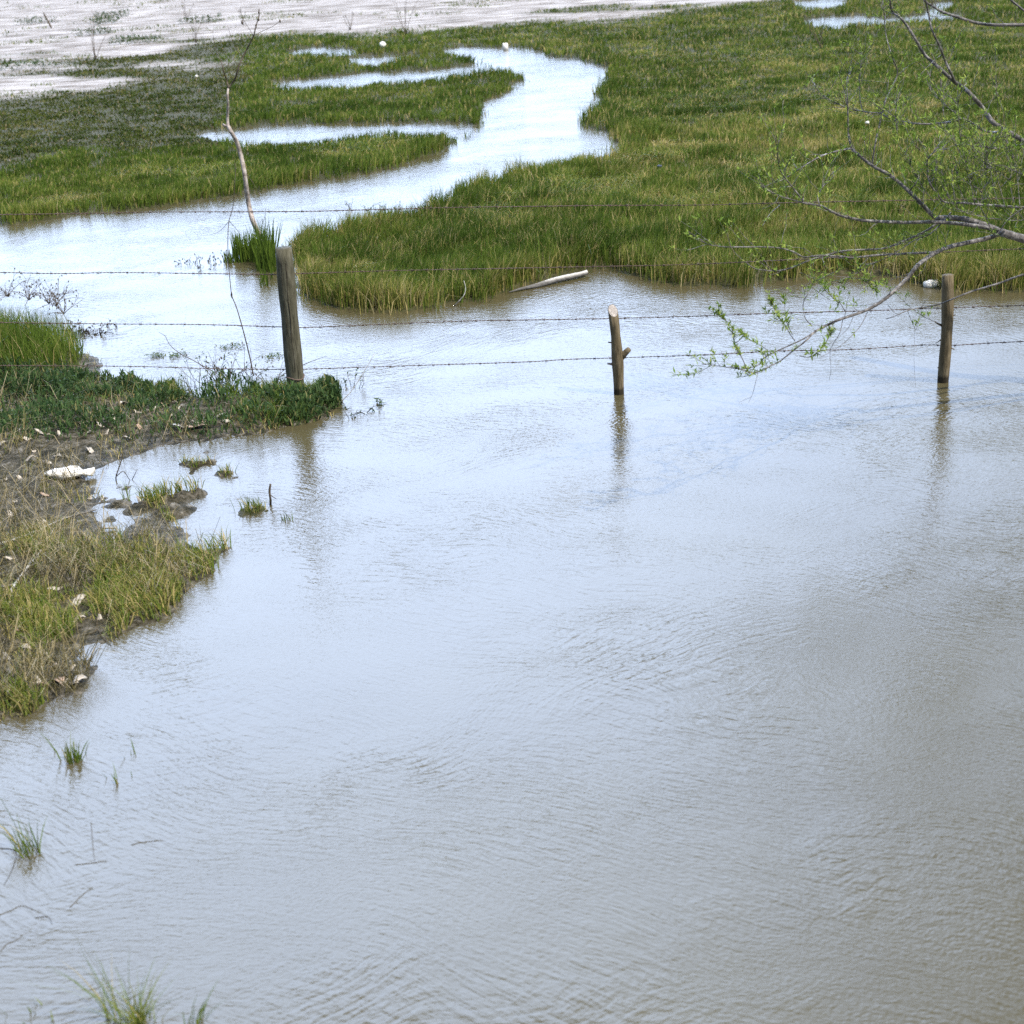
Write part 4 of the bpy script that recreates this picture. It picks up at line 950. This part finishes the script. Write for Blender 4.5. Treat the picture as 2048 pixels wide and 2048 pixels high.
twig_thing("curved_vine", "pale dry curved stems on the low bank tangle", "twig", [([(192, 1180), (190, 1200), (188, 1222), (200, 1240), (215, 1252)], .004, .002), ([(192, 1180), (205, 1195), (222, 1215)], .003, .002), ([(188, 1224), (178, 1232), (160, 1235)], .003, .0015),
           ([(155, 1175), (170, 1190), (190, 1205)], .003, .002), ([(240, 1190), (225, 1215), (232, 1240)], .003, .002)], M_STRAW, z=.12)
for (lab, pts) in (("thin reddish floating straw left of the pond middle", [(262, 1690), (290, 1684), (325, 1681)]), ("thin broken stalk floating below the reddish straw", [(140, 1815), (165, 1790), (185, 1775)]),
                   ("jointed green stalk lying flat in the bottom pond water", [(-20, 1838), (20, 1822), (45, 1812), (80, 1826)]), ("dark stalk with a bud floating right of the jointed stalk", [(70, 1836), (96, 1834), (104, 1848)]),
                   ("upright jointed stem with cross stalk in the pond", [(182, 1645), (185, 1680), (187, 1705), (190, 1725)]), ("thin cross stalk floating under the upright stem", [(150, 1730), (187, 1726), (215, 1722)]),
                   ("drooping dark stalk near the pond's left edge", [(0, 1697), (28, 1700), (33, 1712), (22, 1745), (8, 1770)]), ("short bent weed near the bottom left", [(0, 1905), (14, 1888), (30, 1882), (44, 1872)])):
    twig_thing("floating_stalk", lab, "stalk", [(pts, .0013, .0008)], M_TWIG if "jointed stalk" in lab or "drooping" in lab else M_STRAW, z=0.0)

# floating weed mats
for (x, y, rx, lab) in ((312, 713, 14, "small green weed mat floating left of the long bare stalk"), (352, 712, 22, "green weed mat floating beside the long bare stalk"), (462, 694, 26, "brownish weed mat behind the tall thin dry stem"), (545, 714, 24, "green weed mat floating just left of the thick post")):
    c = at(x, y); root = thing("weed_mat", (c[0], c[1], 0), lab, "water weed"); mb = MB(); w = rx / FPX * np.linalg.norm(c - C0)
    for _ in range(90):
        p_ = Vector((c[0] + random.gauss(0, w * .5), c[1] + random.gauss(0, w * .45), random.uniform(.001, .02)))
        mb.leaf(p_, Vector((random.gauss(0, 1), random.gauss(0, 1), random.gauss(.15, .3))), random.uniform(.015, .035), random.uniform(.008, .015), random.uniform(.35, 1))
    mb.build("leaves", M_WEED, root, smooth=False)

# driftwood plank at the spit
la, lb = at(1018, 587, 0.0), at(1174, 547, 0.03)
pl = thing("driftwood_log", tuple((la + lb) / 2), "bleached driftwood log lying half afloat at the spit's edge", "log")
mb = MB(); N = 14
mb.tube([Vector(la) + (Vector(lb) - Vector(la)) * (i / N) + Vector((0, 0, .012 + .004 * math.sin(i * .9))) for i in range(N + 1)], [0.005 + 0.022 * min(1, (i / N) * 2.2) * (1 if i < N - 1 else .85) for i in range(N + 1)], 10, jit=.05)
mb.build("log", M_DRIFT, pl)

# ------------------------------------------------------------------ litter
def lump(name, c, prof, ry, rz, mat, label, cat, axis=(1, 0, 0), group=None, jit=.06, seg=14, crease=0.0):
    c = Vector(c); ax = Vector(axis).normalized(); sd = Vector((-ax.y, ax.x, 0)); mb = MB(); n_ = len(prof)
    for i, (s, r) in enumerate(prof):
        for k in range(seg):
            a = 2 * math.pi * k / seg; j = 1 + random.uniform(-jit, jit) - crease * (0.5 + 0.5 * math.sin(3 * a + i * 1.7))
            mb.v.append(c + ax * s + sd * (math.cos(a) * ry * r * j) + Vector((0, 0, rz * max(r, .05) * (math.sin(a) * j)))); mb.t.append(.5)
    for i in range(n_ - 1):
        for k in range(seg): k2 = (k + 1) % seg; mb.f.append((i * seg + k, i * seg + k2, (i + 1) * seg + k2, (i + 1) * seg + k))
    mb.f.append(tuple(range(seg))[::-1]); mb.f.append(tuple((n_ - 1) * seg + k for k in range(seg)))
    o = mb.build(name, mat, origin=c); return tag(o, label, cat, group)
g = at(138, 943, .05); zb = gz(g)
axb = Vector(at(195, 940, .05)) - Vector(at(82, 944, .05)); axb.z = 0
lump("plastic_bag", (g[0], g[1], zb + .03), [(-.185, .05), (-.165, .35), (-.12, .72), (-.06, .95), (0, 1.0), (.05, .9), (.085, .5), (.10, .38), (.125, .55), (.165, .66), (.172, .5)], .085, .042, M_DIRTY,
     "crumpled white plastic bag twisted at one end lying on the mud by the pool", "plastic bag", axb, jit=.10, crease=.2, seg=20)
g = at(1864, 566, .03)
lump("foam_block", (g[0], g[1], .02), [(-.075, .3), (-.065, .75), (-.02, 1.0), (.05, 1.0), (.08, .85), (.085, .5)], .06, .04, M_DIRTY, "white foam lump at the grass edge beside the top of the slim post", "litter", (1, .1, 0))
g = at(766, 97, .05); lump("white_float", (g[0], g[1], gz(g) + .07), [(-.075, .3), (-.05, .8), (0, 1), (.05, .8), (.075, .3)], .075, .075, M_PLASTIC, "round white float in the grass left of the stream's far bend", "litter")
g = at(1011, 99, .0); lump("white_jug", (g[0], g[1], .05), [(-.06, .6), (-.055, .95), (0, 1), (.05, .95), (.06, .6)], .06, .09, M_PLASTIC, "white jug afloat at the far bank of the stream's bend", "litter")
g = at(394, 158, .05); lump("white_scrap", (g[0], g[1], gz(g) + .05), [(-.03, .4), (0, 1), (.03, .4)], .03, .025, M_PLASTIC, "tiny white scrap in the flats left of the sapling", "litter")
g = at(1319, 345, .1); lump("blue_scrap", (g[0], g[1], gz(g) + .12), [(-.03, .4), (0, 1), (.03, .5)], .025, .02, M_BLUE, "dark blue plastic scrap caught in the meadow grass", "litter")
g = at(1734, 256, .1); lump("white_cup", (g[0], g[1], gz(g) + .12), [(-.022, .7), (0, .9), (.022, 1)], .02, .02, M_PLASTIC, "tiny white cup in the meadow grass behind the branches", "litter")

def leaf_mesh(name, mat, L, Wd):
    mb = MB(); n_ = 7
    for i in range(n_):
        f = i / (n_ - 1); w = Wd * math.sin(math.pi * (0.08 + .9 * f)) ** .8 * random.uniform(.8, 1.2)
        zc = .012 * math.sin(f * 5 + L * 50)
        for s_, dz in ((-1, random.uniform(0, .012)), (0, -.002), (1, random.uniform(0, .014))):
            mb.v.append(Vector(((f - .5) * L, s_ * w * .5, zc + dz))); mb.t.append(.5)
    for i in range(n_ - 1):
        for k in range(2): a = i * 3 + k; mb.f.append((a, a + 1, a + 4, a + 3))
    o = mb.build(name, mat, origin=(0, 0, 0)); o.modifiers.new("thick", 'SOLIDIFY').thickness = .002
    return o
protos = [leaf_mesh("dead_leaf", M_PALELEAF, .07, .035), leaf_mesh("dead_leaf", M_PALELEAF, .09, .04), leaf_mesh("dead_leaf", M_PALELEAF, .055, .032), leaf_mesh("dead_leaf", M_TANLEAF, .08, .035)]
SP = [(95, 815), (120, 812), (135, 812), (225, 830), (248, 810), (262, 815), (290, 808), (310, 818), (325, 812), (352, 805), (360, 815), (230, 840), (30, 875), (55, 880), (5, 890), (67, 905), (115, 915), (165, 850), (200, 852),
      (245, 875), (255, 880), (275, 825), (430, 830), (445, 835), (12, 960), (40, 958), (15, 985), (88, 990), (145, 968), (60, 920), (100, 930), (20, 1030), (65, 1075), (120, 1068), (180, 1000), (205, 1000), (25, 1270), (38, 1258),
      (155, 1245), (120, 1265), (30, 1355), (75, 1368), (18, 1385), (130, 1370), (145, 1372), (240, 1095), (278, 995), (366, 995), (242, 1105), (180, 865), (215, 870), (40, 840), (10, 845), (70, 850), (300, 845), (280, 860), (390, 850)]
SP = [q for k, q in enumerate(SP) if k % 7 != 5]
SP += [(50, 1300), (90, 1310), (15, 1320), (110, 1335), (60, 1340), (140, 1340), (95, 1380), (45, 1400), (10, 1215), (70, 1200), (110, 1180), (160, 1205), (200, 1240), (20, 1120), (45, 1100), (150, 1120), (215, 1060),
       (90, 1045), (30, 1005), (180, 905), (120, 870), (340, 835), (410, 845), (455, 850), (300, 1215), (255, 1225), (330, 1150)]
for i, (x, y) in enumerate(SP):
    src = protos[[0, 1, 2, 0, 1, 2, 0, 3][i % 8]]
    o = src if i in (0, 1, 2) else (src if (i == 7) else src.copy())
    if o is not src: COL.objects.link(o)
    g = at(x + random.uniform(-3, 3), y, .06); zz = max(gz(g), 0)
    g = at(x, y, zz); zz = max(gz(g), 0.0)
    o.location = (g[0], g[1], zz + .006); o.rotation_euler = (random.gauss(-.1, .25), random.gauss(0, .25), random.uniform(0, 6.28))
    sc = random.uniform(.7, 1.4); o.scale = (sc, sc * random.uniform(.6, 1.1), 1)
    tan = src is protos[3]
    tag(o, "curled tan dead leaf lying on the muddy near bank" if tan else "pale dry leaf lying on the muddy near bank", "leaf", "tan dead leaves on the bank" if tan else "pale dead leaves scattered on the bank")
def scrap(x, y, L, Wd, mat, label, name="paper_scrap", rz=0.0):
    o = leaf_mesh(name, mat, L, Wd); g = at(x, y, .06); zz = max(gz(g), 0); g = at(x, y, zz); o.location = (g[0], g[1], max(gz(g), 0) + .014); o.rotation_euler = (-.25, 0.1, rz)
    return tag(o, label, "litter")
scrap(358, 860, .13, .10, M_DIRTY, "torn whitish scrap on the mud left of the post's grass mound", rz=.2)
scrap(398, 862, .20, .07, M_TANLEAF, "flat tan bark strip beside the torn whitish scrap", "bark_strip", rz=-.1)
scrap(35, 1192, .17, .13, M_PALELEAF, "pale beige clod on the grassy near bank", "pale_clod", rz=.6)
scrap(85, 868, .16, .04, M_PALELEAF, "long pale bark strip on the mud above the white bag", "bark_strip", rz=-.5)
scrap(119, 1372, .10, .05, M_TANLEAF, "curled brown husk at the bank's lowest edge", "husk", rz=-.9)
scrap(158, 1368, .09, .08, M_PALELEAF, "pale pinkish curled leaf pair beside the brown husk", "curled_leaf", rz=.4)

# ------------------------------------------------------------------ far flats: weeds and sticks
b = at(104, 57, 0.05)
twig_thing("leaning_stake", "leaning dark stake on the pale mudflat at the top left", "stick", [([(104, 58), (96, 42), (87, 26)], .03, .025)], M_TWIG, upright=True, base=b)
for (x, y, h, lab) in ((375, 42, .7, "thin dead weed stalk on the mudflat above the sapling's left"), (392, 86, .75, "dead weed stalks at the mudflat's grassy edge left of the sapling top"), (488, 52, .55, "small dry weed right of the sapling's top"),
                       (190, 120, 1.0, "tall dry weed at the foot of the pale mudflat"), (812, 70, 1.2, "tall dry weed on the mudflat above the stream's bend"), (700, 62, .5, "short dry weed left of the tall one on the mudflat"),
                       (1645, 100, .9, "pale dry stalk in the far meadow below the small pool")):
    c = at(x, y, .05)
    root = thing("dry_weed", (c[0], c[1], gz(c)), lab, "weed"); mb = MB()
    for _ in range(5):
        d = Vector((random.gauss(0, .25), random.gauss(0, .2), 1)).normalized(); p_ = Vector((c[0] + random.gauss(0, .012), c[1], gz(c) - .02)); pts = [p_]
        for k in range(5): d = (d + Vector((random.gauss(0, .15), random.gauss(0, .1), 0))).normalized(); pts.append(pts[-1] + d * h * random.uniform(.5, 1.1) / 5)
        mb.tube(pts, [.009, .004], 4); mb.tube([pts[-1], pts[-1] + Vector((0, 0, .04))], [.014, .006], 5)
    mb.build("stems", M_TWIG, root)
for i, (x, y, s_, lab) in enumerate(((74, 48, .5, "dark low shrub beside the leaning stake"), (213, 49, .34, "small dark shrub right of the leaning stake on the mudflat"), (270, 88, .5, "low brown shrub at the mudflat's edge left of the sapling top"), (55, 138, .6, "low olive shrub at the left edge of the mudflat"),
                                     (225, 36, .45, "faint flat shrub high on the mudflat"), (400, 46, .5, "flat brown shrub on the mudflat above the sapling"), (185, 70, .4, "flat grey shrub in the middle of the mudflat"))):
    c = at(x, y, .05); root = thing("flat_shrub", (c[0], c[1], gz(c)), lab, "shrub"); mb = MB()
    for _ in range(160):
        a = random.uniform(0, 6.28); r = s_ * math.sqrt(random.random()); p_ = Vector((c[0] + math.cos(a) * r * 1.4, c[1] + math.sin(a) * r * .7, gz(c) + random.random() * .16))
        mb.leaf(p_, Vector((random.gauss(0, 1), random.gauss(0, 1), random.gauss(.5, .5))), random.uniform(.07, .14), random.uniform(.03, .05), random.uniform(0, .35))
    mb.build("foliage", M_WEED, root, smooth=False)
